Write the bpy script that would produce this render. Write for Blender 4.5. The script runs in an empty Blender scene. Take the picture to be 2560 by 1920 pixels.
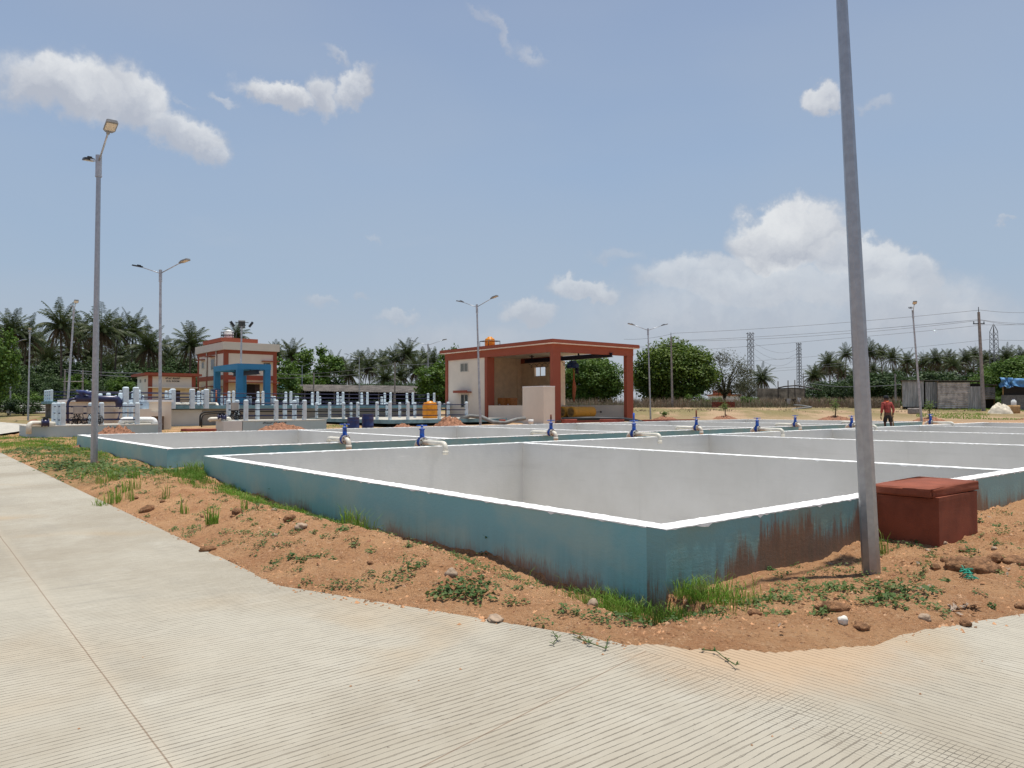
import bpy, bmesh, math, random
import numpy as np
from mathutils import Vector, Matrix
S = bpy.context.scene
COL = S.collection
R = math.radians
random.seed(7)
# ------------------------------------------------------------------ camera, world, sun, exposure
F = 1868.0; PITCH = R(1.69); ROLL = R(0.18); CZ = 1.5
fw = np.array([0, math.cos(PITCH), math.sin(PITCH)]); rt0 = np.array([1., 0, 0]); up0 = np.cross(rt0, fw)
rt = rt0*math.cos(ROLL)-up0*math.sin(ROLL); up = up0*math.cos(ROLL)+rt0*math.sin(ROLL)
cd = bpy.data.cameras.new('camera'); cam = bpy.data.objects.new('camera', cd); COL.objects.link(cam)
cd.sensor_width = 36; cd.lens = F/2560*36; cd.clip_end = 20000; cd.clip_start = 0.05
cam.matrix_world = Matrix([[rt[0], up[0], -fw[0], 0], [rt[1], up[1], -fw[1], 0], [rt[2], up[2], -fw[2], CZ], [0, 0, 0, 1]])
S.camera = cam
S.render.resolution_x = 1024; S.render.resolution_y = 768
SUN_EL = R(83.5); SUN_AZ = R(66)            # azimuth from +Y towards +X: almost overhead, from the right
sd_ = bpy.data.lights.new('sun', 'SUN'); sd_.energy = 4.4; sd_.angle = R(0.6); sd_.color = (1, .96, .88)
sun = bpy.data.objects.new('sun', sd_); COL.objects.link(sun)
sdir = Vector((math.cos(SUN_EL)*math.sin(SUN_AZ), math.cos(SUN_EL)*math.cos(SUN_AZ), math.sin(SUN_EL)))
sun.rotation_euler = sdir.to_track_quat('Z', 'Y').to_euler(); sun.location = (0, 0, 60)
S.view_settings.view_transform = 'Standard'; S.view_settings.look = 'None'; S.view_settings.gamma = 1
S.view_settings.exposure = 0.22

def ray(px, py): return fw*F+rt*(px-1280)+up*(960-py)
def G(px, py, z=0.0):
    d = ray(px, py); t = (z-CZ)/d[2]; return np.array([d[0]*t, d[1]*t])
def AT(px, py, Y):
    d = ray(px, py); t = Y/d[1]; return Vector((d[0]*t, Y, CZ+d[2]*t))

class NT:
    def __init__(s, tree): s.t = tree; s.n = tree.nodes; s.l = tree.links
    def new(s, typ, **kw):
        n = s.n.new(typ)
        for k, v in kw.items(): setattr(n, k, v)
        return n
    def put(s, sock, v):
        if isinstance(v, bpy.types.NodeSocket): s.l.new(v, sock)
        elif v is not None:
            if sock.type == 'RGBA' and len(v) == 3: v = (*v, 1)
            sock.default_value = v
    def math(s, op, a, b=None, c=None, clamp=False):
        n = s.new('ShaderNodeMath', operation=op); n.use_clamp = clamp
        s.put(n.inputs[0], a); s.put(n.inputs[1], b) if b is not None else None
        if c is not None: s.put(n.inputs[2], c)
        return n.outputs[0]
    def vm(s, op, a, b=None):
        n = s.new('ShaderNodeVectorMath', operation=op); s.put(n.inputs[0], a)
        if b is not None: s.put(n.inputs[1], b)
        return n.outputs['Value'] if op in ('DOT_PRODUCT', 'LENGTH', 'DISTANCE') else n.outputs[0]
    def noise(s, vec, scale, detail=4, rough=.55, dist=0, col=False):
        n = s.new('ShaderNodeTexNoise'); s.put(n.inputs['Vector'], vec); n.inputs['Scale'].default_value = scale
        n.inputs['Detail'].default_value = detail; n.inputs['Roughness'].default_value = rough; n.inputs['Distortion'].default_value = dist
        return n.outputs['Color'] if col else n.outputs['Fac']
    def ramp(s, f, a, b, lo=0., hi=1., smooth=True):
        n = s.new('ShaderNodeMapRange'); n.interpolation_type = 'SMOOTHSTEP' if smooth else 'LINEAR'
        s.put(n.inputs[0], f)
        for i, v in zip((1, 2, 3, 4), (a, b, lo, hi)): s.put(n.inputs[i], v)
        return n.outputs[0]
    def mix(s, f, a, b, mode='MIX'):
        n = s.new('ShaderNodeMix', data_type='RGBA', blend_type=mode); s.put(n.inputs[0], f); s.put(n.inputs[6], a); s.put(n.inputs[7], b)
        return n.outputs[2]
    def scale(s, vec, v):
        n = s.new('ShaderNodeMapping'); s.put(n.inputs[0], vec); n.inputs['Scale'].default_value = v; return n.outputs[0]

w = bpy.data.worlds.new('World'); S.world = w; w.use_nodes = True
nt = NT(w.node_tree); nt.n.clear()
tc = nt.new('ShaderNodeTexCoord'); D = nt.vm('NORMALIZE', tc.outputs['Generated'])
sky = nt.new('ShaderNodeTexSky', sky_type='NISHITA'); sky.sun_disc = False; sky.sun_elevation = SUN_EL; sky.sun_rotation = SUN_AZ
sky.air_density = 1.0; sky.dust_density = 2.0; sky.ozone_density = 1.5
sep = nt.new('ShaderNodeSeparateXYZ'); nt.put(sep.inputs[0], D); Z = sep.outputs[2]
cr = nt.new('ShaderNodeValToRGB'); nt.put(cr.inputs[0], Z)
el = cr.color_ramp.elements; SKS = 9.3          # haze colours, in the sky texture's own units
def hz_(c): return (c[0]*SKS, c[1]*SKS, c[2]*SKS, 1)
el[0].position = 0.0; el[0].color = hz_((.44, .47, .52)); el[1].position = 1.0; el[1].color = hz_((.12, .20, .36))
for p_, c_ in ((.07, (.415, .47, .55)), (.16, (.34, .445, .58)), (.3, (.30, .41, .58)), (.5, (.26, .345, .515))):
    e_ = el.new(p_); e_.color = hz_(c_)
base = nt.mix(.88, sky.outputs[0], cr.outputs[0])
base = nt.mix(nt.ramp(nt.noise(nt.scale(D, (1, 1, 2.6)), 1.6, 3), .35, .75, 0, .2), base, hz_((.44, .48, .53)))
# clouds: soft puffs at fixed directions, edges broken up by noise
warp = nt.vm('SCALE', nt.vm('SUBTRACT', nt.noise(D, 9, 6, .62, col=True), (.5, .5, .5))); warp.node.inputs['Scale'].default_value = .085
warp2 = nt.vm('SCALE', nt.vm('SUBTRACT', nt.noise(D, 42, 5, .6, col=True), (.5, .5, .5))); warp2.node.inputs['Scale'].default_value = .03
Dw = nt.vm('ADD', nt.vm('ADD', D, warp), warp2)
CL = [  # px, py, half width, half height, tilt deg, softness, strength
 (150, 215, 190, 88, 12, .7, .94), (330, 235, 110, 78, 30, .7, .92), (450, 335, 130, 58, 28, .75, .88), (520, 385, 65, 42, 35, .8, .8),
 (690, 240, 95, 40, 15, .75, .95), (800, 240, 55, 55, 15, .8, .9), (885, 225, 60, 40, -25, .8, .85), (850, 150, 50, 16, 30, 1.2, .5), (570, 250, 40, 11, 25, 1.2, .5),
 (1260, 70, 70, 18, 55, 1.3, .5), (1320, 140, 50, 20, 55, 1.3, .5), (1215, 35, 50, 14, 40, 1.4, .35),
 (2060, 235, 48, 40, -20, .7, .9), (2190, 255, 40, 18, 0, 1.3, .42), (2500, 555, 14, 10, 0, 1.2, .5),
 (1960, 600, 135, 85, 0, .55, .95), (2150, 650, 130, 60, 10, .6, .85), (1760, 680, 190, 60, -8, .7, .72), (1950, 720, 330, 75, 0, .8, .74), (2230, 690, 110, 70, 12, .6, .8),
 (2300, 780, 300, 110, 12, 1.1, .74), (1830, 790, 470, 125, 0, 1.25, .6), (1150, 850, 300, 60, 0, 1.3, .42), (1480, 730, 90, 32, 10, .7, .72), (1330, 780, 80, 38, 0, .7, .7), (1550, 645, 60, 18, 0, 1.2, .35),
 (1000, 795, 60, 18, 0, 1., .5), (790, 765, 50, 20, 10, 1., .5), (905, 735, 28, 12, 0, 1., .35), (1110, 825, 70, 20, 0, 1.2, .35), (930, 602, 28, 9, 10, 1.3, .3), (470, 250, 40, 10, 20, 1.4, .3)]
mask = None; lit = None
for (px, py, rw, rh, tilt, soft, st) in CL:
    d = Vector(ray(px, py)).normalized(); a = Vector(rt).normalized(); b = d.cross(a).normalized(); a = b.cross(d).normalized()
    if b.z < 0: b = -b
    ct, sn = math.cos(R(tilt)), math.sin(R(tilt)); k = F/math.cos(math.atan(math.hypot(px-1280, py-960)/F))
    ax = (a*ct-b*sn)*(k/rw/1.15); bx = (b*ct+a*sn)*(k/rh/1.15)
    q = nt.vm('SUBTRACT', Dw, tuple(d))
    cmb = nt.new('ShaderNodeCombineXYZ'); nt.put(cmb.inputs[0], nt.vm('DOT_PRODUCT', q, tuple(ax))); yy = nt.vm('DOT_PRODUCT', q, tuple(bx)); nt.put(cmb.inputs[1], yy)
    L = nt.vm('LENGTH', cmb.outputs[0])
    m_ = nt.math('MULTIPLY', nt.ramp(L, 1.0, 1.0-.62*soft if soft < 1.4 else .1, 0, 1), st)
    front = nt.math('GREATER_THAN', nt.vm('DOT_PRODUCT', D, tuple(d)), .5); m_ = nt.math('MULTIPLY', m_, front)
    mask = m_ if mask is None else nt.math('MAXIMUM', mask, m_)
    l_ = nt.math('MULTIPLY', nt.ramp(yy, -.7, .8, 0, 1), m_); lit = l_ if lit is None else nt.math('MAXIMUM', lit, l_)
fray = nt.ramp(nt.noise(D, 26, 7, .62), .25, .62, .45, 1.0)
mask = nt.math('MULTIPLY', mask, nt.math('ADD', nt.math('MULTIPLY', fray, nt.math('SUBTRACT', 1, mask)), mask), clamp=True)
wisp = nt.ramp(nt.noise(nt.scale(D, (1, 1, 3)), 7, 7, .65), .56, .86, 0, .2); wisp = nt.math('MULTIPLY', wisp, nt.ramp(Z, .02, .3, 1, .25))
body = nt.ramp(nt.noise(Dw, 20, 5, .6), .3, .7, -.22, .22)
lit = nt.math('ADD', lit, body, clamp=True)
ccol = nt.mix(lit, hz_((.46, .475, .52)), hz_((.80, .80, .79)))
ccol = nt.mix(nt.ramp(Z, .03, .22, .5, 0), ccol, hz_((.46, .475, .52)))
out_c = nt.mix(wisp, base, hz_((.5, .53, .58))); out_c = nt.mix(nt.math('MULTIPLY', mask, .83), out_c, ccol)
bg = nt.new('ShaderNodeBackground'); nt.put(bg.inputs[0], out_c); bg.inputs[1].default_value = .1
wo = nt.new('ShaderNodeOutputWorld'); nt.l.new(bg.outputs[0], wo.inputs[0])

# ------------------------------------------------------------------ materials
def mat(name, col, rough=.8, var=.12, vscale=3., bump=0., bscale=60., metal=0., spec=.3, build=None, col2=None, trans=0.):
    m = bpy.data.materials.new(name); m.use_nodes = True; t = NT(m.node_tree)
    b = t.n['Principled BSDF']; P = t.new('ShaderNodeTexCoord').outputs['Object']
    b.inputs['Roughness'].default_value = rough; b.inputs['Metallic'].default_value = metal; b.inputs['Specular IOR Level'].default_value = spec
    c = None
    if build: c, h = build(t, P, b)
    else:
        h = None; f = t.noise(P, vscale, 5, .6)
        c2 = col2 or tuple(x*(1-var*2) for x in col)
        c = t.mix(t.ramp(f, .3, .7), c2, tuple(min(1, x*(1+var)) for x in col))
        if bump: h = t.noise(P, bscale, 4, .6)
    t.put(b.inputs['Base Color'], c)
    if bump and h is not None:
        bn = t.new('ShaderNodeBump'); bn.inputs['Strength'].default_value = min(1, bump); bn.inputs['Distance'].default_value = .02*max(1, bump)
        t.put(bn.inputs['Height'], h); t.l.new(bn.outputs[0], b.inputs['Normal'])
    if trans:
        tr = t.new('ShaderNodeBsdfTranslucent'); t.put(tr.inputs[0], c); mx = t.new('ShaderNodeMixShader'); mx.inputs[0].default_value = trans
        t.l.new(b.outputs[0], mx.inputs[1]); t.l.new(tr.outputs[0], mx.inputs[2]); t.l.new(mx.outputs[0], t.n['Material Output'].inputs[0])
    return m

def teal_wall(mud, teal=(.195, .44, .475), fade=(.29, .475, .46)):
    def f(t, P, b):
        big = t.noise(t.scale(P, (.8, .8, 1.2)), 1.1, 4, .6)
        c = t.mix(t.ramp(big, .42, .66), teal, fade)
        scr = t.noise(t.scale(P, (2.2, 2.2, 22)), 2.2, 6, .7)
        c = t.mix(t.ramp(scr, .60, .8, 0, .30), c, (.33, .45, .48))
        c = t.mix(t.ramp(t.noise(P, 95, 3, .7), .68, .78, 0, .5), c, (.04, .07, .08))
        c = t.mix(t.ramp(t.noise(P, 60, 3, .7), .70, .8, 0, .5), c, (.45, .55, .56))
        sp = t.new('ShaderNodeSeparateXYZ'); t.put(sp.inputs[0], P)
        st = t.noise(t.scale(P, (1, 1, .05)), 8.5, 7, .74); lo = t.noise(t.scale(P, (1, 1, .02)), .9, 2, .5)
        hgt = t.math('ADD', t.math('MULTIPLY', t.ramp(st, .3, .72), .20*mud), t.math('MULTIPLY', t.ramp(lo, .40, .60), (.27 if mud < 1 else .10)*mud))
        if mud > 1: hgt = t.math('ADD', hgt, t.math('MULTIPLY', t.math('MULTIPLY', t.ramp(sp.outputs[0], .35, 1.7), t.ramp(sp.outputs[0], 9, 5)), .26))
        edge = t.math('SUBTRACT', t.math('SUBTRACT', hgt, .16), sp.outputs[2])
        tex = t.noise(t.scale(P, (1, 1, .22)), 55, 3, .6)
        mk = t.ramp(t.math('ADD', edge, t.math('MULTIPLY', t.math('SUBTRACT', tex, .5), .34)), -.12, .11, 0, .8)
        c = t.mix(mk, c, t.mix(tex, (.12, .042, .018), (.31, .115, .05)))
        gr = t.ramp(sp.outputs[2], .0, .42, .25*mud, 0); c = t.mix(t.math('MULTIPLY', gr, t.ramp(st, .35, .6)), c, (.07, .10, .075))
        h = t.math('ADD', t.noise(t.scale(P, (1, 1, 2)), 14, 6, .65), t.math('MULTIPLY', t.noise(P, 90, 2), .25))
        b.inputs['Roughness'].default_value = .42
        return c, h
    return f
def white_inner(t, P, b):
    c = t.mix(t.ramp(t.noise(P, .5, 5, .65), .3, .7), (.555, .54, .505), (.625, .61, .58))
    scr = t.noise(t.scale(P, (1.2, 1.2, 16)), 1.6, 7, .72)
    c = t.mix(t.ramp(scr, .62, .76, 0, .6), c, (.78, .77, .75))
    c = t.mix(t.ramp(t.noise(t.scale(P, (2, 2, .15)), 2.5, 4), .6, .8, 0, .18), c, (.35, .34, .32))
    c = t.mix(t.ramp(t.noise(t.scale(P, (.35, .35, 3.5)), 1.1, 5, .6), .55, .7, 0, .22), c, (.45, .43, .40))
    c = t.mix(t.ramp(t.noise(P, 33, 3), .70, .8, 0, .5), c, (.3, .3, .3))
    return c, t.noise(t.scale(P, (1, 1, 3)), 9, 5)
def road_mat(axis):
    def f(t, P, b):
        sp = t.new('ShaderNodeSeparateXYZ'); t.put(sp.inputs[0], P); s_, t_ = sp.outputs[0], sp.outputs[1]
        along, across = (s_, t_) if axis == 't' else (t_, s_)
        def grooves(al, ac, sc, off, depthmod):
            cmb = t.new('ShaderNodeCombineXYZ'); t.put(cmb.inputs[0], t.math('MULTIPLY', al, .5)); t.put(cmb.inputs[1], ac)
            wv = t.math('MULTIPLY', t.math('SUBTRACT', t.noise(cmb.outputs[0], .8, 4, .5), .5), 3.0)
            fr = t.math('FRACT', t.math('ADD', t.math('ADD', t.math('MULTIPLY', ac, sc), wv), off))
            dist = t.math('ABSOLUTE', t.math('SUBTRACT', fr, .5))
            cm2 = t.new('ShaderNodeCombineXYZ'); t.put(cm2.inputs[0], t.math('MULTIPLY', al, 4.5)); t.put(cm2.inputs[1], t.math('MULTIPLY', ac, 26))
            br = t.noise(cm2.outputs[0], 1, 5, .75)
            wd = t.math('MULTIPLY', t.ramp(br, .36, .76, .0, .20), depthmod)
            return t.ramp(t.math('SUBTRACT', wd, dist), -.03, .05)
        big = t.noise(P, .55, 4, .6)
        g = grooves(along, across, 24, 0, t.ramp(big, .3, .75, 1.15, .45))
        # seam: both directions cross in a band
        if axis == 't':
            band = t.ramp(s_, -1.62, -1.35); g2 = t.math('MULTIPLY', grooves(t_, s_, 40, .3, .45), band); g = t.math('MAXIMUM', g, g2)
        else:
            band = t.ramp(s_, -1.02, -1.2); g2 = t.math('MULTIPLY', grooves(s_, t_, 36, .1, .4), band); g = t.math('MAXIMUM', g, g2)
        c = t.mix(t.ramp(t.noise(P, .28, 5, .65, .6), .35, .65), (.325, .285, .22), (.41, .375, .305))
        c = t.mix(t.ramp(t.noise(t.scale(P, (1, 1, 1)), 1.7, 6, .7), .52, .74, 0, .45), c, (.465, .435, .37))
        if axis == 't': strk = t.noise(t.scale(P, (.5, 7, 1)), 1.3, 5, .65)
        else: strk = t.noise(t.scale(P, (7, .5, 1)), 1.3, 5, .65)
        c = t.mix(t.ramp(strk, .55, .78, 0, .62), c, (.255, .235, .20))
        c = t.mix(t.ramp(t.noise(P, .42, 3, .5, .4), .56, .72, 0, .55), c, (.40, .28, .155))
        c = t.mix(t.ramp(t.noise(t.scale(P, (1.4, .35, 1) if axis == 't' else (.35, 1.4, 1)), .9, 6, .68), .52, .70, 0, .38), c, (.27, .245, .20))
        c = t.mix(t.ramp(t.noise(P, 130, 3, .7), .3, .7, .25, 0), c, (.28, .25, .2))
        c = t.mix(t.ramp(t.noise(P, 38, 2, .5), .73, .77, 0, .75), c, (.13, .10, .08))
        c = t.mix(t.math('MULTIPLY', g, t.ramp(t.noise(P, .9, 4, .6), .35, .65, .30, .72)), c, (.17, .135, .10))
        if axis == 't':   # saw-cut joints
            j = t.math('ABSOLUTE', t.math('ADD', s_, t.math('ADD', 3.83, t.math('MULTIPLY', t.math('SUBTRACT', t.noise(P, 1.5, 2), .5), .012))))
            jm = t.ramp(j, .0055, .002)
            k = t.math('ABSOLUTE', t.math('SUBTRACT', t_, t.math('ADD', t.math('MULTIPLY', s_, .206), -.56)))
            km = t.math('MULTIPLY', t.ramp(k, .006, .002), t.math('GREATER_THAN', s_, -3.83))
            jm = t.math('MAXIMUM', jm, km)
            dust = t.math('MAXIMUM', t.ramp(j, .09, 0, 0, .14), t.ramp(k, .08, 0, 0, .08)); c = t.mix(dust, c, (.55, .45, .33))
            c = t.mix(t.math('MULTIPLY', jm, .7), c, (.17, .11, .07))
        # soil dusted over the edge by the corner
        ds = t.vm('DISTANCE', t.scale(P, (1, 1.15, 0)), (-.45, -1.35, 0))
        dn = t.math('ADD', ds, t.math('MULTIPLY', t.noise(P, 4, 5, .6), -.5))
        c = t.mix(t.ramp(dn, 1.0, .15, 0, .8), c, (.43, .295, .18))
        h = t.math('SUBTRACT', t.math('MULTIPLY', t.noise(P, 160, 3), .12), t.math('MULTIPLY', g, .5))
        b.inputs['Roughness'].default_value = .85
        return c, h
    return f
def soil(t, P, b):
    c = t.mix(t.ramp(t.noise(P, 1.3, 5, .6), .3, .7), (.49, .245, .12), (.63, .355, .18))
    c = t.mix(t.ramp(t.noise(P, 9, 5, .7), .45, .75, 0, .5), c, (.62, .38, .215))
    c = t.mix(t.ramp(t.noise(P, 38, 5, .75), .54, .66, 0, .7), c, (.70, .47, .29))
    c = t.mix(t.ramp(t.noise(P, 27, 5, .75), .56, .68, 0, .95), c, (.17, .07, .03))  # dark flecks, here and next line: soil tone plus painted small shadows between crumbs
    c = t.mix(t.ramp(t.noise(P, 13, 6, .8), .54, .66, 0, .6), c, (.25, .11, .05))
    c = t.mix(t.ramp(t.noise(t.scale(P, (1, 1, 1.3)), 75, 3, .8), .60, .70, 0, .6), c, (.80, .60, .42))
    sp = t.new('ShaderNodeSeparateXYZ'); t.put(sp.inputs[0], P); y = sp.outputs[1]; x = sp.outputs[0]
    # far: pale sand with thin grass
    far = t.ramp(y, 38, 58)
    sand = t.mix(t.ramp(t.noise(P, .12, 4, .6), .35, .65), (.36, .245, .15), (.45, .315, .20))
    c = t.mix(far, c, sand)
    gn = t.noise(t.scale(P, (1, .45, 1)), .22, 6, .68)
    gfar = t.math('MULTIPLY', t.ramp(gn, .42, .54), t.ramp(y, 56, 74))
    c = t.mix(t.math('MULTIPLY', gfar, .8), c, (.19, .17, .07))
    c = t.mix(t.ramp(y, 84, 95, 0, .85), c, (.17, .135, .07))
    gl = t.math('MULTIPLY', t.ramp(t.noise(P, .55, 6, .7), .43, .58), t.math('MULTIPLY', t.ramp(x, -4, -9), t.ramp(y, 10, 16)))
    c = t.mix(t.math('MULTIPLY', gl, .5), c, (.17, .17, .06))
    h = t.math('ADD', t.noise(P, 26, 7, .72), t.math('MULTIPLY', t.noise(P, 90, 3, .7), .5))
    return c, h
def leafy(c1, c2, c3=None):
    def f(t, P, b):
        c = t.mix(t.ramp(t.noise(P, .7, 3), .35, .65), c1, c2)
        if c3: c = t.mix(t.ramp(t.noise(P, 6, 3), .52, .68), c, c3)
        return c, None
    return f
def corr_metal(t, P, b):
    c = t.mix(t.ramp(t.noise(t.scale(P, (3, 3, .35)), 1.6, 5, .7), .35, .65), (.24, .255, .26), (.46, .47, .47))
    c = t.mix(t.ramp(t.noise(t.scale(P, (1, 1, .6)), 1.2, 5, .7), .6, .75, 0, .5), c, (.22, .13, .09))
    return c, None
def plaster(c1, dirt=.25):
    def f(t, P, b):
        c = t.mix(t.ramp(t.noise(P, .9, 5), .3, .7), tuple(v*.93 for v in c1), c1)
        c = t.mix(t.ramp(t.noise(t.scale(P, (2, 2, .25)), 1.4, 5, .7), .58, .8, 0, dirt), c, tuple(v*.55 for v in c1))
        return c, t.noise(P, 35, 3)
    return f
MT = {}
def defm(k, *a, **kw): MT[k] = mat(k, *a, **kw)
defm('teal_paint', (0, 0, 0), bump=.25, build=teal_wall(.45))
defm('teal_paint_muddy', (0, 0, 0), bump=.28, build=teal_wall(1.5, teal=(.18, .37, .385), fade=(.22, .33, .29)))
defm('white_lime_wash', (0, 0, 0), bump=.12, build=white_inner)
defm('white_coping', (.86, .86, .84), .7, .06, 9, .3, 30)
defm('gravel_bed', (.76, .72, .66), .9, .12, 4, .6, 40)
defm('concrete_road', (0, 0, 0), bump=.9, build=road_mat('t')); defm('concrete_cross_road', (0, 0, 0), bump=.9, build=road_mat('s'))
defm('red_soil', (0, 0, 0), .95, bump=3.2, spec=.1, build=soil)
defm('mound_soil', (.29, .145, .09), .95, .3, 9, 1.5, 9, spec=.1)
defm('pebble', (.50, .33, .23), .9, .2, 7, .4, 60, build=lambda t, P, b: (t.mix(t.ramp(t.noise(P, 23, 2), .35, .65), (.30, .14, .07), (.54, .34, .20)), t.noise(P, 90, 3)))
defm('crumb', (.54, .29, .15), .95, .3, 6); defm('clod', (.29, .15, .075), .95, .25, 20, 1.2, 55); defm('white_stone', (.72, .68, .60), .8, .1, 20, .4, 50); defm('pale_stone', (.37, .27, .19), .85, .15, 20, .4, 50)
defm('grass_green', (0, 0, 0), .7, trans=.35, build=leafy((.11, .22, .025), (.18, .31, .035), (.28, .29, .09)))
defm('weed_green', (0, 0, 0), .65, trans=.3, build=leafy((.06, .115, .03), (.11, .17, .045), (.17, .20, .07)))
defm('tree_green', (0, 0, 0), .6, trans=.3, build=leafy((.045, .105, .014), (.10, .175, .022), (.15, .20, .03)))
defm('bright_tree', (0, 0, 0), .6, trans=.35, build=leafy((.05, .10, .014), (.12, .18, .024), (.20, .23, .04)))
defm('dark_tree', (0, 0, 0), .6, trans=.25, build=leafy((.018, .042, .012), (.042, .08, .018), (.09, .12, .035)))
defm('dull_tree', (0, 0, 0), .7, trans=.25, build=leafy((.07, .07, .04), (.10, .10, .055), (.05, .07, .025)))
defm('palm_frond', (0, 0, 0), .5, trans=.25, build=leafy((.03, .055, .016), (.06, .085, .025), (.12, .105, .05)))
defm('dry_frond', (0, 0, 0), .8, trans=.2, build=leafy((.10, .075, .04), (.17, .125, .07), (.06, .05, .03)))
defm('dry_brush', (0, 0, 0), .9, trans=.2, build=leafy((.16, .115, .08), (.25, .19, .135), (.12, .12, .06)))
defm('bark', (.15, .115, .09), .95, .2, 5, .6, 12); defm('dark_bark', (.055, .045, .038), .95, .2, 5, .6, 12)
defm('galvanised', (.40, .42, .45), .42, .12, 6, .15, 25, metal=.55); defm('galvanised_near', (0, 0, 0), .36, bump=.08, metal=.8, build=lambda t, P, b: (
    t.mix(t.ramp(t.noise(t.scale(P, (6, 6, .4)), 3, 5, .7), .55, .75, 0, .5), t.mix(t.ramp(t.noise(P, 14, 4), .35, .65), (.34, .345, .36), (.39, .395, .41)), (.31, .27, .225)), t.noise(P, 45, 4)))
defm('pole_concrete', (.30, .27, .25), .9, .15, 4, .3, 20)
defm('lamp_grey', (.20, .21, .22), .5, .1); defm('lamp_dark', (.035, .04, .045), .5, .1); defm('lamp_lens', (.52, .46, .36), .3, .06)
defm('brick_red_paint', (0, 0, 0), bump=.2, build=plaster((.315, .084, .048), .1)); defm('red_box_paint', (.25, .068, .034), .8, .12, 3, .2, 60)
defm('cream_paint', (0, 0, 0), bump=.12, build=plaster((.76, .675, .56), .07)); defm('inner_cream', (.82, .66, .48), .85, .06, 2)
defm('parapet_paint', (0, 0, 0), bump=.12, build=plaster((.64, .59, .51), .15)); defm('yellow_cream', (.66, .52, .33), .85, .05, 2)
defm('slab_underside', (.86, .81, .72), .85, .05, 2); defm('window_glass', (.05, .055, .05), .12, .1, 3, spec=.6); defm('louvre_glass', (.22, .22, .19), .3, .15, 30)
defm('window_frame', (.62, .58, .50), .6, .05); defm('dark_opening', (.02, .012, .01), .9, .1); defm('shutter_brown', (.045, .022, .018), .6, .15, 12)
defm('blue_frame_paint', (0, 0, 0), bump=.15, build=plaster((.055, .235, .40), .2))
defm('post_paint', (.62, .72, .77), .6, .07, 4, .15, 40); defm('post_blue', (.40, .53, .66), .6, .07, 4); defm('rail_navy', (.016, .018, .06), .4, .1)
defm('ledge_teal', (.17, .31, .36), .7, .15, 2, .2, 20); defm('sump_wall', (0, 0, 0), bump=.25, build=plaster((.44, .56, .58), .3)); defm('wet_wall', (0, 0, 0), bump=.2, build=plaster((.64, .64, .61), .35))
defm('basin_wall', (0, 0, 0), bump=.2, build=plaster((.36, .33, .29), .45)); defm('platform_top', (.45, .42, .36), .9, .15, 2)
defm('pvc', (.66, .62, .53), .4, .06, 6); defm('valve_blue', (.012, .085, .42), .35, .15, 12, .1, 40, spec=.5); defm('rust', (.15, .045, .025), .8, .2, 30); defm('black_iron', (.02, .022, .03), .5, .2)
defm('navy_pipe', (.022, .024, .075), .35, .1, spec=.5); defm('cable_black', (.012, .012, .012), .6, .1); defm('panel_grey', (.42, .39, .35), .5, .08)
defm('orange_plastic', (.72, .27, .02), .4, .1, 4); defm('tonner_yellow', (0, 0, 0), .6, build=lambda t, P, b: (t.mix(t.ramp(t.noise(P, 4, 6, .75), .55, .72), (.56, .27, .03), (.16, .07, .03)), None))
defm('tonner_end_shade', (.27, .15, .04), .7, .3, 5); defm('cabinet_orange', (.36, .13, .03), .5, .12, 4); defm('white_plastic', (.74, .74, .72), .35, .05); defm('drum_blue', (0, 0, 0), .5, build=lambda t, P, b: (t.mix(t.ramp(t.noise(P, 3, 5, .7), .45, .7), (.035, .055, .17), (.10, .07, .09)), None))
defm('hose_grey', (.20, .20, .19), .6, .15, 3); defm('hose_black', (.03, .035, .04), .5, .15); defm('crane_navy', (.012, .013, .032), .4, .1); defm('crane_blue', (.012, .035, .12), .4, .1)
defm('chain_orange', (.42, .12, .045), .6, .2, 20); defm('kerb_red', (.33, .085, .06), .8, .15)
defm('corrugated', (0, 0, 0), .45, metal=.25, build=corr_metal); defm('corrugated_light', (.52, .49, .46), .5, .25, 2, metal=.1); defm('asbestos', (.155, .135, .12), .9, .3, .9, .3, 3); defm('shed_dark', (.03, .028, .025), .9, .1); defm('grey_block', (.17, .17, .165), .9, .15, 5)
defm('brick_stack', (.20, .045, .03), .9, .35, 9, .9, 14); defm('tarp_blue', (.09, .24, .46), .5, .15, 2, .4, 6); defm('tarp_cream', (.62, .55, .44), .7, .12, 2, .5, 5)
defm('skin', (.085, .04, .025), .6, .08, 20); defm('shirt_red', (.30, .055, .045), .9, .25, 9, .4, 22); defm('shorts_dark', (.022, .018, .017), .9, .1); defm('cap_black', (.012, .014, .018), .8, .1); defm('scarf_orange', (.62, .14, .06), .8, .1)
defm('handle_wood', (.42, .26, .12), .7, .15, 12); defm('steel', (.12, .11, .10), .5, .2, metal=.6); defm('tower_steel', (.17, .18, .20), .6, .1); defm('wire_grey', (.16, .165, .18), .6, .05)
defm('lettering', (.02, .02, .022), .8, .05); defm('net_green', (.03, .34, .23), .6, .2); defm('dry_leaf', (.33, .25, .19), .9, .25, 30); defm('far_wall', (.30, .25, .19), .9, .3, .8)
defm('white_pipe', (.45, .43, .40), .6, .15, 3)

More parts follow.
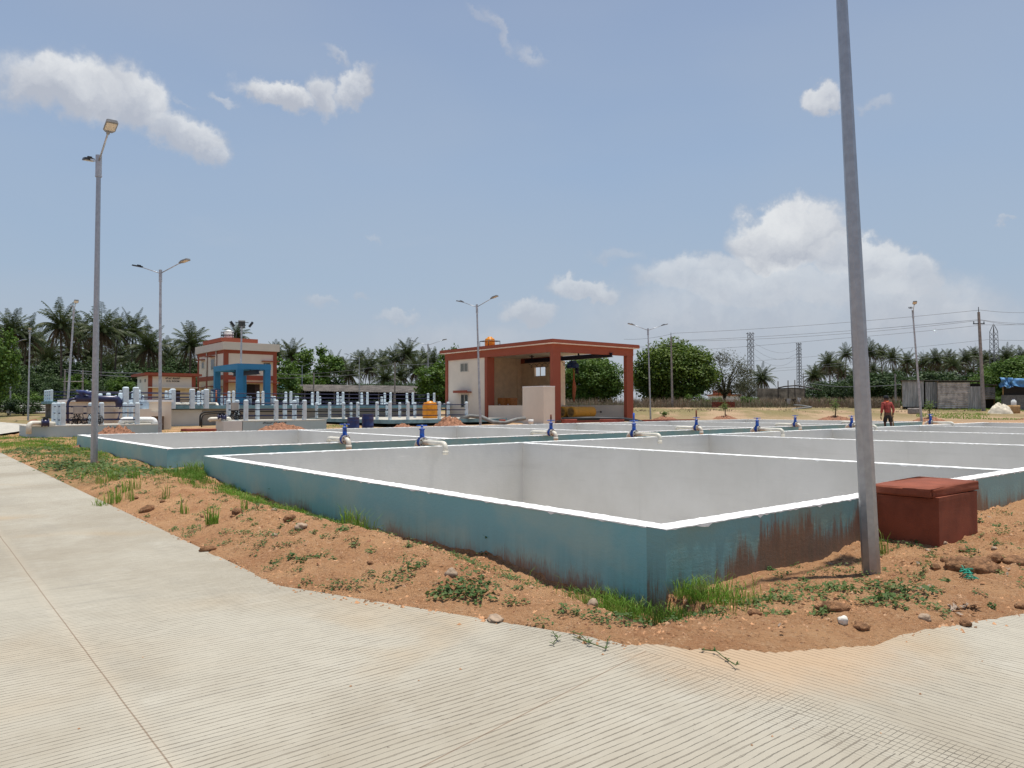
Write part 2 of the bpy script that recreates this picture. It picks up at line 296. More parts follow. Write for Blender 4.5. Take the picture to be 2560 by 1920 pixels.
# ------------------------------------------------------------------ mesh builder and tags
class MB:
    def __init__(s): s.v = []; s.f = []; s.m = []; s.sm = []
    def face(s, idx, mi=0, sm=False): s.f.append(tuple(idx)); s.m.append(mi); s.sm.append(sm)
    def poly(s, pts, mi=0):
        b = len(s.v); s.v += [tuple(p) for p in pts]; s.face(range(b, b+len(pts)), mi); return s
    def box(s, x0, x1, y0, y1, z0, z1, mi=0, M=None, ms=None):
        b = len(s.v); P = [(x0, y0, z0), (x1, y0, z0), (x1, y1, z0), (x0, y1, z0), (x0, y0, z1), (x1, y0, z1), (x1, y1, z1), (x0, y1, z1)]
        if M is not None: P = [tuple(M @ Vector(p)) for p in P]
        s.v += P
        for k, q in enumerate(((0, 3, 2, 1), (4, 5, 6, 7), (0, 1, 5, 4), (1, 2, 6, 5), (2, 3, 7, 6), (3, 0, 4, 7))):   # bottom top -y +x +y -x
            s.face([b+i for i in q], ms[k] if ms else mi)
        return s
    def ring(s, pts): b = len(s.v); s.v += [tuple(p) for p in pts]; return list(range(b, b+len(pts)))
    def bridge(s, a, b, mi=0, sm=True):
        n = len(a)
        for i in range(n): s.face((a[i], a[(i+1) % n], b[(i+1) % n], b[i]), mi, sm)
    def tube(s, path, rad, n=8, mi=0, caps=True, sm=True, rot=0.):
        path = [Vector(p) for p in path]; rs = rad if isinstance(rad, (list, tuple)) else [rad]*len(path)
        prev = None; ref = None
        for i, p in enumerate(path):
            d = (path[min(i+1, len(path)-1)]-path[max(i-1, 0)])
            if d.length < 1e-9: d = Vector((0, 0, 1))
            d.normalize()
            if ref is None: ref = Vector((0, 0, 1)).cross(d) if abs(d.z) < .99 else Vector((1, 0, 0))
            a = (ref-d*ref.dot(d)); a = a.normalized() if a.length > 1e-6 else d.orthogonal().normalized(); ref = a
            b_ = d.cross(a)
            rg = s.ring([p+(a*math.cos(rot+2*math.pi*k/n)+b_*math.sin(rot+2*math.pi*k/n))*rs[i] for k in range(n)])
            if prev: s.bridge(prev, rg, mi, sm)
            elif caps: s.face(rg[::-1], mi)
            prev = rg
        if caps: s.face(prev, mi)
        return s
    def lathe(s, prof, n=16, c=(0, 0, 0), mi=0, sm=True, M=None):
        prev = None
        for (r_, z) in prof:
            P = [Vector((c[0]+r_*math.cos(2*math.pi*k/n), c[1]+r_*math.sin(2*math.pi*k/n), c[2]+z)) for k in range(n)]
            if M is not None: P = [M @ p for p in P]
            rg = s.ring(P)
            if prev: s.bridge(prev, rg, mi, sm)
            else: s.face(rg[::-1], mi)
            prev = rg
        s.face(prev, mi); return s
    def build(s, name, mats, parent=None, loc=None, rz=0.):
        me = bpy.data.meshes.new(name); me.from_pydata(s.v, [], s.f)
        if not isinstance(mats, (list, tuple)): mats = [mats]
        for m in mats: me.materials.append(MT[m] if isinstance(m, str) else m)
        me.polygons.foreach_set('material_index', s.m); me.polygons.foreach_set('use_smooth', s.sm); me.update()
        o = bpy.data.objects.new(name, me); COL.objects.link(o)
        if parent: o.parent = parent
        if loc is not None: o.location = loc
        o.rotation_euler.z = rz; return o
def tag(o, label=None, cat=None, group=None, kind=None):
    for k, v in (('label', label), ('category', cat), ('group', group), ('kind', kind)):
        if v: o[k] = v
    return o
def thing(name, label, cat, loc, rz=0., group=None):
    o = bpy.data.objects.new(name, None); COL.objects.link(o); o.location = loc; o.rotation_euler.z = rz; o.empty_display_size = .2
    return tag(o, label, cat, group)
def copy_tree(o, parent=None):
    c = o.copy(); COL.objects.link(c)
    if parent: c.parent = parent
    for ch in [x for x in KIDS(o)]: copy_tree(ch, c)
    return c
def KIDS(o): return [x for x in COL.objects if x.parent == o]
ORD = ['first', 'second', 'third', 'fourth', 'fifth', 'sixth', 'seventh', 'eighth', 'ninth', 'tenth', 'eleventh', 'twelfth', 'thirteenth', 'fourteenth', 'fifteenth', 'sixteenth', 'seventeenth', 'eighteenth', 'nineteenth', 'twentieth']
def nth(i, n, frm='left'):
    if i == 0: return 'leftmost'
    if i == n-1: return 'rightmost'
    return ORD[i]+' from the left'

# local site frame: s along U, t along V, origin at the near corner of the near tank
TH = R(50.9); U = np.array([math.sin(TH), math.cos(TH)]); V = np.array([-U[1], U[0]]); A0 = np.array([1.22, 5.98]); RZ = math.pi/2-TH
def ST(s, t, z=0.): p = A0+U*s+V*t; return Vector((p[0], p[1], z))
def toST(x, y): return (x-A0[0])*U[0]+(y-A0[1])*U[1], (x-A0[0])*V[0]+(y-A0[1])*V[1]
def s_at(px, t):      # s where the line t=const crosses the bearing of column px
    k = (px-1280)/F; p = A0+V*t; return (k*p[1]-p[0])/(U[0]-k*U[1])
T1 = (0., 41.6, 0., 11.83); T2 = (.12, 41.7, 15.03, 26.95); WT = .2; PITCHS = 8.25

# ------------------------------------------------------------------ numpy noise + terrain
def _h(i, j, seed):
    v = np.sin(i*127.1+j*311.7+seed*74.7)*43758.5453; return v-np.floor(v)
def vnoise(x, y, seed=0):
    i = np.floor(x); j = np.floor(y); fx = x-i; fy = y-j; fx = fx*fx*(3-2*fx); fy = fy*fy*(3-2*fy)
    return (_h(i, j, seed)*(1-fx)+_h(i+1, j, seed)*fx)*(1-fy)+(_h(i, j+1, seed)*(1-fx)+_h(i+1, j+1, seed)*fx)*fy
def fbm(x, y, oct=4, seed=0, g=.5):
    a = 1.; s_ = 0.; n = 0.
    for k in range(oct): s_ = s_+a*(vnoise(x, y, seed+k)-.5); n += a; a *= g; x = x*2.03+17.1; y = y*2.03-9.3
    return s_/n
ROAD_L = [(-9.5, -14), (-1.6, -14), (-1.6, -4), (-1.15, -.62), (-1.64, .70), (-2.25, 2.25), (-2.2, 27), (-2.6, 45), (-9.5, 45)]
ROAD_R = [(-1.6, -14), (6, -14), (8, -9.4), (70, -9.4), (70, -2.25), (8, -2.2), (1.58, -2.0), (.93, -1.8), (.14, -1.42), (-.86, -.86), (-1.15, -.62), (-1.6, -4)]
def poly_sd(x, y, P):
    d = np.full(x.shape, 1e9); ins = np.zeros(x.shape, bool); n = len(P)
    for i in range(n):
        ax, ay = P[i]; bx, by = P[(i+1) % n]; ex, ey = bx-ax, by-ay
        tt = np.clip(((x-ax)*ex+(y-ay)*ey)/(ex*ex+ey*ey), 0, 1); d = np.minimum(d, np.hypot(x-ax-tt*ex, y-ay-tt*ey))
        c = ((ay > y) != (by > y)) & (x < ex*(y-ay)/(ey if ey else 1e-9)+ax); ins ^= c
    return np.where(ins, -d, d)
def sstep(a, b, v): t = np.clip((v-a)/(b-a), 0, 1); return t*t*(3-2*t)
RY = [0, 40, 50, 64, 75, 90, 120, 9000]; RZS = [0, 0, .25, .32, 1.0, 1.3, 1.38, 1.38]
ROAD_ALL = [(-9.5, -14), (6, -14), (8, -9.4), (70, -9.4), (70, -2.25), (8, -2.2), (1.58, -2.0), (.93, -1.8), (.14, -1.42), (-.86, -.86), (-1.15, -.62), (-1.64, .70), (-2.25, 2.25), (-2.2, 27), (-2.6, 45), (-9.5, 45)]
BR = [tuple(G(66, 1068)), tuple(G(66, 1082)), tuple(G(0, 1089)), (-45, 33), (-95, 70), (-80, 95)]
def H(x, y):
    x = np.asarray(x, float); y = np.asarray(y, float); s_, t_ = toST(x, y)
    base = np.interp(y, RY, RZS)*np.where(x < -12, np.clip(1-(-12-x)*.02, .6, 1), 1)
    base = base+.12*fbm(x*.05, y*.05, 3, 5)*sstep(30, 60, y)
    sdd = poly_sd(s_, t_, ROAD_ALL)
    near = 1-sstep(25, 45, y)
    spill = .36*np.exp(-((s_+.25)/.8)**2-((t_+1.3)/.9)**2)
    sdn = sdd+.13*fbm(s_*2.2, t_*2.2, 4, 3)+.09*fbm(s_*11, t_*11, 3, 6)+spill
    rise = sstep(-.02, .5, sdn)
    bump = .15*fbm(s_*.8, t_*.8, 3, 11)+.085*fbm(s_*2.6, t_*2.6, 4, 13)+.08*np.abs(fbm(s_*6, t_*6, 4, 17))+.05*fbm(s_*19, t_*19, 2, 19)+.020*(_h(np.floor(s_*23), np.floor(t_*23), 3)-.5)*np.clip(vnoise(s_*3, t_*3, 8)*1.6-.3, 0, 1)
    ridge = .10*np.exp(-((s_+1.05)/.55)**2)*sstep(1.0, 2.5, t_)*(1-sstep(9, 12, t_))
    wallside = np.where((s_ < 0) & (t_ > -.5) & (t_ < 12.5), -.17*sstep(-.9, -.2, s_)*(1-sstep(8, 11.5, t_))+.10*sstep(9, 12, t_), 0)
    calm = np.exp(-((s_-1.0)/1.9)**4)*np.exp(-((t_+.15)/.75)**4)
    bump = bump*(1-.6*calm)-.085*calm
    z = base+near*(rise*(.055+bump+ridge)+wallside*rise)+(1-near)*.05*fbm(s_*.9, t_*.9, 3, 23)
    z = np.where(sdn < 0.02, np.maximum(-.09, -.02+sdn*.9)+base, z)
    z = np.where((sdn >= .02) & (sdn < .22), np.maximum(z, base+.004+.05*(sdn-.02)), z)
    gap = (t_ > T1[3]) & (t_ < T2[2]) & (s_ > .5)
    z = np.where(gap, base-.02+.16*sstep(20, 27, s_)+.05*fbm(s_, t_, 3, 31), z)
    brd = poly_sd(x, y, BR); z = np.where(brd < .25, z-.12*sstep(.25, -.2, brd), z)
    return z
def Hs(x, y): return float(H(np.array([x]), np.array([y]))[0])

def axis(fine0, fine1, st, lo, hi, extra, grow=1.045):
    a = list(np.arange(fine0, fine1, st)); stp = st; v = fine1
    while v < hi: a.append(v); stp = min(stp*grow, 2.2 if v < 160 else 1e9); stp = stp*(1.12 if v > 160 else 1); v += stp
    a.append(hi); stp = st; v = fine0-st
    while v > lo: a.append(v); stp = min(stp*grow, 2.2 if v > -160 else 1e9); stp = stp*(1.12 if v < -160 else 1); v -= stp
    a.append(lo); a = np.array(sorted(a))
    for e in extra: a[np.argmin(abs(a-e))] = e
    return np.unique(a)
sa = axis(-4.6, 6.5, .045, -2500, 4000, [T1[0]+.1, T1[1]-.1, T2[1]-.1]); ta = axis(-2.9, 9.5, .045, -2500, 4000, [T1[2]+.1, T1[3]-.1, T2[2]+.1, T2[3]-.1])
SS, TT = np.meshgrid(sa, ta, indexing='ij'); X = A0[0]+U[0]*SS+V[0]*TT; Y = A0[1]+U[1]*SS+V[1]*TT; Zt = H(X, Y)
ns, ntt = SS.shape; idx = np.arange(ns*ntt).reshape(ns, ntt)
q = np.stack([idx[:-1, :-1], idx[1:, :-1], idx[1:, 1:], idx[:-1, 1:]], -1).reshape(-1, 4)
cs = ((sa[:-1]+sa[1:])/2)[:, None]*np.ones((1, ntt-1)); ct = np.ones((ns-1, 1))*((ta[:-1]+ta[1:])/2)[None]
hole = np.zeros(cs.shape, bool)
for a in (T1, T2): hole |= (cs > a[0]+.09) & (cs < a[1]-.09) & (ct > a[2]+.09) & (ct < a[3]-.09)
q = q[~hole.reshape(-1)]
me = bpy.data.meshes.new('ground'); me.vertices.add(ns*ntt); me.vertices.foreach_set('co', np.stack([X, Y, Zt], -1).reshape(-1).astype(np.float32))
me.loops.add(len(q)*4); me.loops.foreach_set('vertex_index', q.reshape(-1)); me.polygons.add(len(q)); me.polygons.foreach_set('loop_start', np.arange(0, len(q)*4, 4)); me.polygons.foreach_set('loop_total', np.full(len(q), 4))
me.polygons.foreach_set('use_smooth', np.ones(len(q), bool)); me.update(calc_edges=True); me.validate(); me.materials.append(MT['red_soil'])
ground = bpy.data.objects.new('ground', me); COL.objects.link(ground); tag(ground, kind='structure')

def slab(name, P, m, z=0., th=.18):
    mb = MB(); mb.poly([(a, b, z) for a, b in P]); n = len(P)
    for i in range(n): a = P[i]; c = P[(i+1) % n]; mb.poly([(a[0], a[1], z-th), (c[0], c[1], z-th), (c[0], c[1], z), (a[0], a[1], z)])
    return tag(mb.build(name, m, loc=(A0[0], A0[1], 0), rz=RZ), kind='structure')
slab('road', ROAD_L, 'concrete_road'); slab('cross_road', ROAD_R, 'concrete_cross_road')
mb = MB(); mb.poly([(x, y, Hs(x, y)+.14) for x, y in BR]); tag(mb.build('path', 'platform_top'), kind='structure')

# ------------------------------------------------------------------ drying bed tanks
def wavy_cap(mb, x0, x1, y0, y1, z, along):
    L = (x1-x0) if along == 'x' else (y1-y0); n = max(2, int(L/.055)); pa = []; pb = []; pc = []; pd = []
    for i in range(n+1):
        k = i/n; j1 = random.uniform(-.006, .008); j2 = random.uniform(-.006, .008); dz = random.uniform(-.002, .004); dr1 = random.random()*(.007 if random.random() < .8 else .028); dr2 = random.random()*(.007 if random.random() < .8 else .028)
        if along == 'x': p = x0+(x1-x0)*k; a_ = (p, y0-.004-max(0, j1)); c_ = (p, y1+.004+max(0, j2))
        else: p = y0+(y1-y0)*k; a_ = (x0-.004-max(0, j1), p); c_ = (x1+.004+max(0, j2), p)
        pa.append((*a_, z+dz)); pb.append((*c_, z+dz)); pc.append((a_[0], a_[1], z-.006-dr1)); pd.append((c_[0], c_[1], z-.006-dr2))
    ra, rb, rc, rd = mb.ring(pa), mb.ring(pb), mb.ring(pc), mb.ring(pd)
    for i in range(n):
        for (p_, q_) in ((ra, rb), (rc, ra), (rb, rd)): mb.face((p_[i], p_[i+1], q_[i+1], q_[i]) if along != 'x' else (p_[i], q_[i], q_[i+1], p_[i+1]))
    for i in (0, n): mb.face((ra[i], rc[i], rd[i], rb[i]))
def tank(name, label, T, zt, mudded):
    th = thing(name, label, 'tank', (A0[0], A0[1], 0), RZ, 'rows of drying bed tanks'); s0, s1, t0, t1 = T; zb = -2.2
    # outer face teal, inner faces white.   order: bottom top -y +x +y -x
    for (nm, b, ms, ax) in (('wall', (s0, s1, t0, t0+WT), [1, 1, 0, 0, 1, 0], 'x'), ('wall', (s0, s1, t1-WT, t1), [1, 1, 1, 0, 0, 0], 'x'),
                            ('wall', (s0, s0+WT, t0+WT, t1-WT), [1, 1, 1, 1, 1, 0], 'y'), ('wall', (s1-WT, s1, t0+WT, t1-WT), [1, 1, 1, 0, 1, 1], 'y')):
        m1 = MB(); m1.box(*b, zb, zt, ms=ms); o = m1.build('wall', ['teal_paint_muddy' if (mudded and b[3] < 1) else 'teal_paint', 'white_lime_wash'], th)
        m2 = MB(); wavy_cap(m2, *b, zt+.003, ax); m2.build('coping', 'white_coping', o)
    for k in range(1, 5):
        sx = s0+k*PITCHS; m1 = MB(); m1.box(sx, sx+.2, t0+WT, t1-WT, zb, zt-.012); o = m1.build('partition_wall', 'white_lime_wash', th)
        m2 = MB(); wavy_cap(m2, sx, sx+.2, t0+WT, t1-WT, zt-.009, 'y'); m2.build('coping', 'white_coping', o)
    m1 = MB(); m1.poly([(s0+.1, t0+.1, -1.6), (s1-.1, t0+.1, -1.6), (s1-.1, t1-.1, -1.6), (s0+.1, t1-.1, -1.6)]); m1.build('floor', 'gravel_bed', th)
    return th
tank('drying_tank', 'long near concrete tank with teal outside, white rims and mud stains, behind the tall pole', T1, .51, True)
tank('drying_tank', 'long teal and white concrete tank in the second row, behind the near tank', T2, .51, False)

# ------------------------------------------------------------------ red chamber
def rough_box(mb, x0, x1, y0, y1, z0, z1, j=.006, n=10, sk=(0, 0)):
    bm = bmesh.new(); bmesh.ops.create_cube(bm, size=1); bmesh.ops.bevel(bm, geom=bm.edges[:], offset=.02, segments=2, affect='EDGES') if j > .004 else None
    bmesh.ops.subdivide_edges(bm, edges=bm.edges[:], cuts=3, use_grid_fill=True)
    for v in bm.verts:
        p = v.co; zz = z0+(p.z+.5)*(z1-z0)+sk[0]*p.x+sk[1]*p.y
        v.co = (x0+(p.x+.5)*(x1-x0)+random.uniform(-j, j)*.5, y0+(p.y+.5)*(y1-y0)+random.uniform(-j, j)*.5, zz+random.uniform(-j, j)*.5)
    bm.verts.index_update(); b = len(mb.v); mb.v += [tuple(v.co) for v in bm.verts]
    for f in bm.faces: mb.face([b+v.index for v in f.verts], 0, True)
    bm.free()
ch = thing('inspection_chamber', 'brick red painted chamber with a loose slab lid against the near tank', 'chamber', ST(3.52, -.66, 0), RZ)
m1 = MB(); m1.box(0, 1.02, 0, .655, -.5, .53); m1.box(-.003, 1.023, -.003, .1, .50, .545); m1.build('body', 'red_box_paint', ch)
m1 = MB(); rough_box(m1, -.05, 1.05, .0, .66, .548, .635, .012, sk=(.025, .0)); lo_ = m1.build('lid', 'red_box_paint', ch); lo_.rotation_euler.z = R(-3); lo_.location = (0, .04, .004)

# ------------------------------------------------------------------ street lights
def lamp_head(mb_h, mb_l, c, d, L=.52, W=.27):
    d = d.normalized(); side = d.cross(Vector((0, 0, 1))).normalized(); upv = side.cross(d).normalized()
    M = Matrix((side, d, upv)).transposed().to_4x4(); M.translation = c
    w2 = W/2
    P = [(-w2*.55, 0), (-w2, .1), (-w2, L-.03), (-w2+.03, L), (w2-.03, L), (w2, L-.03), (w2, .1), (w2*.55, 0)]
    lo = mb_h.ring([M @ Vector((x, y, -.02)) for x, y in P]); hi = mb_h.ring([M @ Vector((x*.9, .02+y*.96, .045)) for x, y in P])
    mb_h.bridge(lo, hi, sm=False); mb_h.face(hi); mb_h.face(lo[::-1]); mb_h.box(-.05, .05, .08, .24, .045, .085, M=M); mb_h.box(-.035, .035, -.08, .05, -.03, .05, M=M)
    mb_l.box(-w2+.025, w2-.025, .12, L-.06, -.027, -.022, M=M)
def street_light(label, base, Ht=7.8, lean=(0, 0), az=0., r0=.075, r1=.04, arm=1.2, rise=.45, near=False, dark=(False, False), group='twin arm street lights'):
    th = thing('street_light', label, 'street light', base, 0, group); n = 8
    top = Vector((lean[0], lean[1], Ht)); m1 = MB()
    m1.tube([(0, 0, -.5), (0, 0, 0), top*.5, top], [r0, r0, (r0+r1)/2, r1], 8, sm=False, rot=R(11)); m1.build('pole', 'galvanised_near' if near else 'galvanised', th)
    m1 = MB(); m1.tube([top*(1-.45/Ht), top+Vector((0, 0, .12))], r1+.022, 8, sm=False)
    m1.tube([top*(1-.42/Ht)-Vector((.09, 0, 0)), top*(1-.42/Ht)+Vector((.09, 0, 0))], .012, 5); m1.build('collar', 'galvanised', th)
    for k in (0, 1):
        a = az+math.pi*k; d = Vector((math.sin(a), math.cos(a), 0)); e = top+d*arm+Vector((0, 0, rise)); m1 = MB()
        m1.tube([top+Vector((0, 0, -.05)), e], .022, 6); ao = m1.build('arm', 'galvanised', th)
        mh, ml = MB(), MB(); dd = (d*arm+Vector((0, 0, rise*.75))); lamp_head(mh, ml, e-dd.normalized()*.02, dd)
        ho = mh.build('lamp_head', 'lamp_dark' if dark[k] else 'lamp_grey', ao); ml.build('lamp_lens', 'lamp_lens', ho)
    return th
def gp(px, Yd): k = AT(px, 1000, Yd); return Vector((k.x, Yd, Hs(k.x, Yd)))
# near pole
pb = gp(2171, 6.8); pb.z = min(pb.z, .02)
street_light('tall near octagonal pole standing beside the brick red chamber, running out of the picture', pb, 7.8, (-.27, 0), R(51), .079, .034, near=True)
street_light('tall street light at the left by the road edge, square lamp above', gp(237, 19.1), 7.8, (.02, 0), R(142), .088, .055, 1.3, .36, near=True, dark=(False, True))
street_light('street light behind the left end of the second tank, one dark square lamp', gp(401, 35), 7.8, (-.06, 0), R(114), .085, .055, 1.3, .36, dark=(False, True))
street_light('street light standing in front of the open sided red and cream pump house', gp(1201, 48.5), 7.8, (-.22, 0), R(130), .085, .05, 1.3, .4)
street_light('street light on the sand to the right of the pump house', gp(1626, 64), 7.7, (-.16, 0), R(-100), .085, .05, 1.3, .4)
street_light('street light between the person with the hoe and the metal sheds', gp(2303, 52.6), 7.8, (-.48, 0), R(203), .085, .05, 1.2, .4)
street_light('leaning street light rising behind the left sump railing', gp(166, 48), 7.6, (.40, 0), R(145), .085, .05, 1.2, .36)
street_light('street light beyond the left bend of the road, second from the left', gp(71, 68), 7.9, (.04, 0), R(147), .085, .05, 1.2, .3)
street_light('leftmost street light, half hidden by the leafy tree', gp(26, 82), 7.9, (0, 0), R(95), .085, .05, 1.2, .3)
street_light('distant twin arm street light right of the long roofed shed', gp(1070, 91), 7.7, (0, 0), R(110), .085, .05, 2.0, .5)
street_light('distant twin arm street light in front of the middle of the long roofed shed', gp(898, 109), 7.6, (0, 0), R(110), .085, .05, 2.0, .5)
street_light('distant twin arm street light in front of the left end of the long roofed shed', gp(755, 124), 7.4, (0, 0), R(110), .085, .05, 2.0, .5)

# flood light mast
Yd = 64; b = gp(600, Yd); th = thing('floodlight_mast', 'slim mast with a cluster of dark floodlights above the blue portal frame', 'floodlight mast', b)
topz = AT(600, 806, Yd).z-b.z; m1 = MB(); m1.tube([(0, 0, -.3), (.1, 0, topz)], [.11, .07], 8, sm=False); m1.build('pole', 'galvanised', th)
for k in range(4):
    a = R(20+90*k); d = Vector((math.cos(a), math.sin(a), 0)); m1 = MB(); e = Vector((.1, 0, topz))+d*.55; m1.tube([(.1, 0, topz), tuple(e)], .03, 6)
    M = Matrix.Translation(e+d*.2-Vector((0, 0, .16))) @ Matrix.Rotation(a, 4, 'Z') @ Matrix.Rotation(R(35), 4, 'Y'); m1.box(-.09, .09, -.28, .28, -.24, .24, M=M); m1.build('floodlight', 'lamp_dark', th)

# ------------------------------------------------------------------ valves on the tank walls
def elbow(c, d1, d2, r, n=6):
    c = Vector(c); d1 = Vector(d1); d2 = Vector(d2); return [c-d1*r+(d1*math.sin(k/n*math.pi/2)+d2*(1-math.cos(k/n*math.pi/2)))*r for k in range(n+1)]
def valve(label, s_, t_, L, gapside, stem=.0, tint='valve_blue'):
    # local y = V.  L: reach of the pipe over the wall; gapside=+1: short elbow towards +y, long pipe towards -y
    g_ = gapside; z0 = .60; th = thing('gate_valve', label, 'valve', ST(s_, t_, 0), RZ, 'blue gate valves between the two tanks')
    pr = .062
    m1 = MB(); m1.tube([(0, -g_*.06, z0)]+elbow((0, -g_*L, z0), (0, -g_, 0), (0, 0, -1), .11)+[(0, -g_*L, z0-.26)], pr, 12); 
    m1.lathe([(pr+.012, 0), (pr+.012, .09)], 12, (0, -g_*L, z0-.26)); m1.build('pipe', 'pvc', th)
    m1 = MB(); m1.tube([(0, g_*.06, z0)]+elbow((0, g_*.24, z0), (0, g_, 0), (0, 0, -1), .12)+[(0, g_*.24, -.2)], pr+.006, 12); m1.lathe([(pr+.018, 0), (pr+.018, .1)], 12, (0, g_*.24, z0-.24)); m1.build('elbow', 'pvc', th)
    for k in (-1, 1):
        M = Matrix.Translation((0, k*.075, z0)) @ Matrix.Rotation(R(-90), 4, 'X'); m1 = MB(); m1.lathe([(.125, -.011), (.125, .011)], 18, mi=0, M=M)
        fl = m1.build('flange', 'pvc' if k*g_ < 0 or True else 'black_iron', th); mb_ = MB()
        for j in range(6): a = R(60*j+30); mb_.tube([(math.cos(a)*.1, k*.06, z0+math.sin(a)*.1), (math.cos(a)*.1, k*.105, z0+math.sin(a)*.1)], .016, 6)
        mb_.build('bolts', 'rust', fl)
    m1 = MB(); M = Matrix.Translation((0, 0, z0)) @ Matrix.Rotation(R(-90), 4, 'X'); m1.lathe([(.122, -.05), (.122, -.035), (.08, -.03), (.08, .03), (.122, .035), (.122, .05)], 18, M=M); m1.box(-.095, .095, -.05, .05, z0+.0, z0+.12)
    m1.lathe([(.085, .1), (.085, .125), (.062, .13), (.058, .30), (.075, .31), (.075, .335), (.03, .34), (.03, .40)], 12, (0, 0, z0)); m1.build('body', tint, th)
    m1 = MB(); n = 20; rg = [Vector((.125*math.cos(2*math.pi*k/n), .125*math.sin(2*math.pi*k/n), z0+.415)) for k in range(n+1)]; m1.tube(rg, .013, 6, caps=False)
    for k in range(3): a = R(120*k+20); m1.tube([(0, 0, z0+.405), (.12*math.cos(a), .12*math.sin(a), z0+.415)], .011, 5)
    m1.lathe([(.035, .38), (.035, .43)], 8, (0, 0, z0)); m1.build('handwheel', tint, th)
    m1 = MB(); m1.tube([(0, 0, z0+.38), (0, 0, z0+.45+stem)], .014 if stem < .1 else .03, 6); m1.build('stem', 'steel' if stem < .1 else ('rust' if g_ < 0 else 'valve_blue'), th)
    return th
V2 = [(862, 0), (1377, .16), (1740, .26), (1987, 0), (2150, 0)]
for i, (px, stm) in enumerate(V2):
    valve('%s blue valve whose white pipe reaches back over the second tank rim' % (ORD[i]+' from the left'), s_at(px, 14.86), 14.86, 1.02, -1, stm)
V1 = [(1055, 0), (1584, .22), (1892, 0), (2128, 0), (2325, 0)]
for i, (px, stm) in enumerate(V1):
    valve('%s blue valve whose white pipe drops into the near tank' % (ORD[i]+' from the left'), s_at(px, 12.2), 12.2, 1.05, 1, stm)

# ------------------------------------------------------------------ text
def text_obj(body, size, name, parent, loc, m='lettering', align='CENTER'):
    cu = bpy.data.curves.new(name, 'FONT'); cu.body = body; cu.size = size; cu.align_x = align; cu.extrude = .003; cu.resolution_u = 3; cu.offset = size*.012
    to = bpy.data.objects.new('tmp', cu); COL.objects.link(to); dg = bpy.context.evaluated_depsgraph_get(); me = bpy.data.meshes.new_from_object(to.evaluated_get(dg))
    COL.objects.unlink(to); bpy.data.objects.remove(to); me.materials.clear(); me.materials.append(MT[m])
    o = bpy.data.objects.new(name, me); COL.objects.link(o); o.parent = parent; o.location = loc; o.rotation_euler = (R(90), 0, 0); return o

# ------------------------------------------------------------------ railings and sumps
def post_mb(x, y, z, h, w=.23):
    mb = MB(); a = w/2; c = .04
    def rg(k, zz): return mb.ring([(x-k, y-k+c*k/a, zz), (x-k+c*k/a, y-k, zz), (x+k-c*k/a, y-k, zz), (x+k, y-k+c*k/a, zz), (x+k, y+k-c*k/a, zz), (x+k-c*k/a, y+k, zz), (x-k+c*k/a, y+k, zz), (x-k, y+k-c*k/a, zz)])
    r_ = [rg(a, z), rg(a, z+h-.06), rg(a*.82, z+h-.015), rg(a*.45, z+h)]
    for i in range(3): mb.bridge(r_[i], r_[i+1], sm=False)
    mb.face(r_[3]); return mb
def railing(label, loc, pts_lines, h=1.15, w=.23, bars=(.25, .6, .95), group='post and bar railings', mats=None, br=.03):
    """pts_lines: list of polylines of post points (local x,y)"""
    th = thing('guard_railing', label, 'railing', loc, RZ, group); seen = []
    for pl in pts_lines:
        for (x, y) in pl:
            if (x, y) in seen: continue
            seen.append((x, y)); post_mb(x, y, 0, h, w).build('post', 'post_paint', th)
        for zb in bars:
            m1 = MB(); m1.tube([(x, y, zb) for x, y in pl], br, 6); m1.build('rail', 'rail_navy', th)
    return th
def wires(mb, pts, r=.012, n=5): mb.tube(pts, r, n, caps=False)
def cable_tangle(parent, x, y, z, h, w_, n=8, seed=1):
    rnd = random.Random(seed); m1 = MB()
    for k in range(n):
        x0 = x+rnd.uniform(-w_, w_)*.6; P = [(x0, y, z+h)]
        cx = x+rnd.uniform(-w_, w_); rr = rnd.uniform(.1, .28)
        for j in range(9): a = j/8*math.pi*2*rnd.uniform(.8, 1); P.append((cx+rr*math.sin(a), y+rnd.uniform(-.1, .1), z+.05+rr*(1-math.cos(a))*rnd.uniform(.8, 1)))
        m1.tube(P, .016, 5)
    return m1.build('cables', 'cable_black', parent)
def sump(label, P0, zt, front, back, name_txt, seed, bl):
    """P0 = world xy of front-left rail corner"""
    th = thing('sump_pit', label, 'sump', (P0[0], P0[1], zt), RZ, 'raised concrete sumps with railings')
    m1 = MB(); m1.box(front[0], front[1], -.12, back, -1.1, -.03); m1.build('body', 'sump_wall', th)
    m1 = MB(); m1.box(front[0]-.03, front[1]+.03, -.15, back+.03, -.03, 0, ms=[0, 1, 0, 0, 0, 0]); m1.build('slab', ['white_coping', 'platform_top'], th)
    for (tx, sz, lx, lz) in name_txt: text_obj(tx, sz, 'lettering', th, (lx, -.125, lz))
    return th
def sump_rail(label, P0, zt):
    a = [(0, 0), (1.72, 0), (3.42, 0)]; b_ = [(3.42, 0), (3.42, 1.45), (3.42, 2.9)]; c = [(3.42, 2.9), (1.72, 2.9), (0, 2.9)]; d = [(0, 2.9), (0, 1.45), (0, 0)]
    return railing(label, (P0[0], P0[1], zt), [a, b_, c, d], 1.16, .22)
def rail_corner(px, Yd, z): k = AT(px, 1000, Yd); return (k.x, Yd)
Pa = rail_corner(158, 37.6, 0); za = .6
s1 = sump('low teal sump with four sided railing at the far left, by the navy pipe', Pa, za, (-1.5, 4.6), 3.3, [('ಸಂಪ್', .24, 2.25, -.26), ('SUMP', .17, 1.95, -.5)], 3, True)
sump_rail('railing square on the left sump, in front of the navy pipe', Pa, za)
Pb = rail_corner(615, 41.6, 0); zb_ = .74
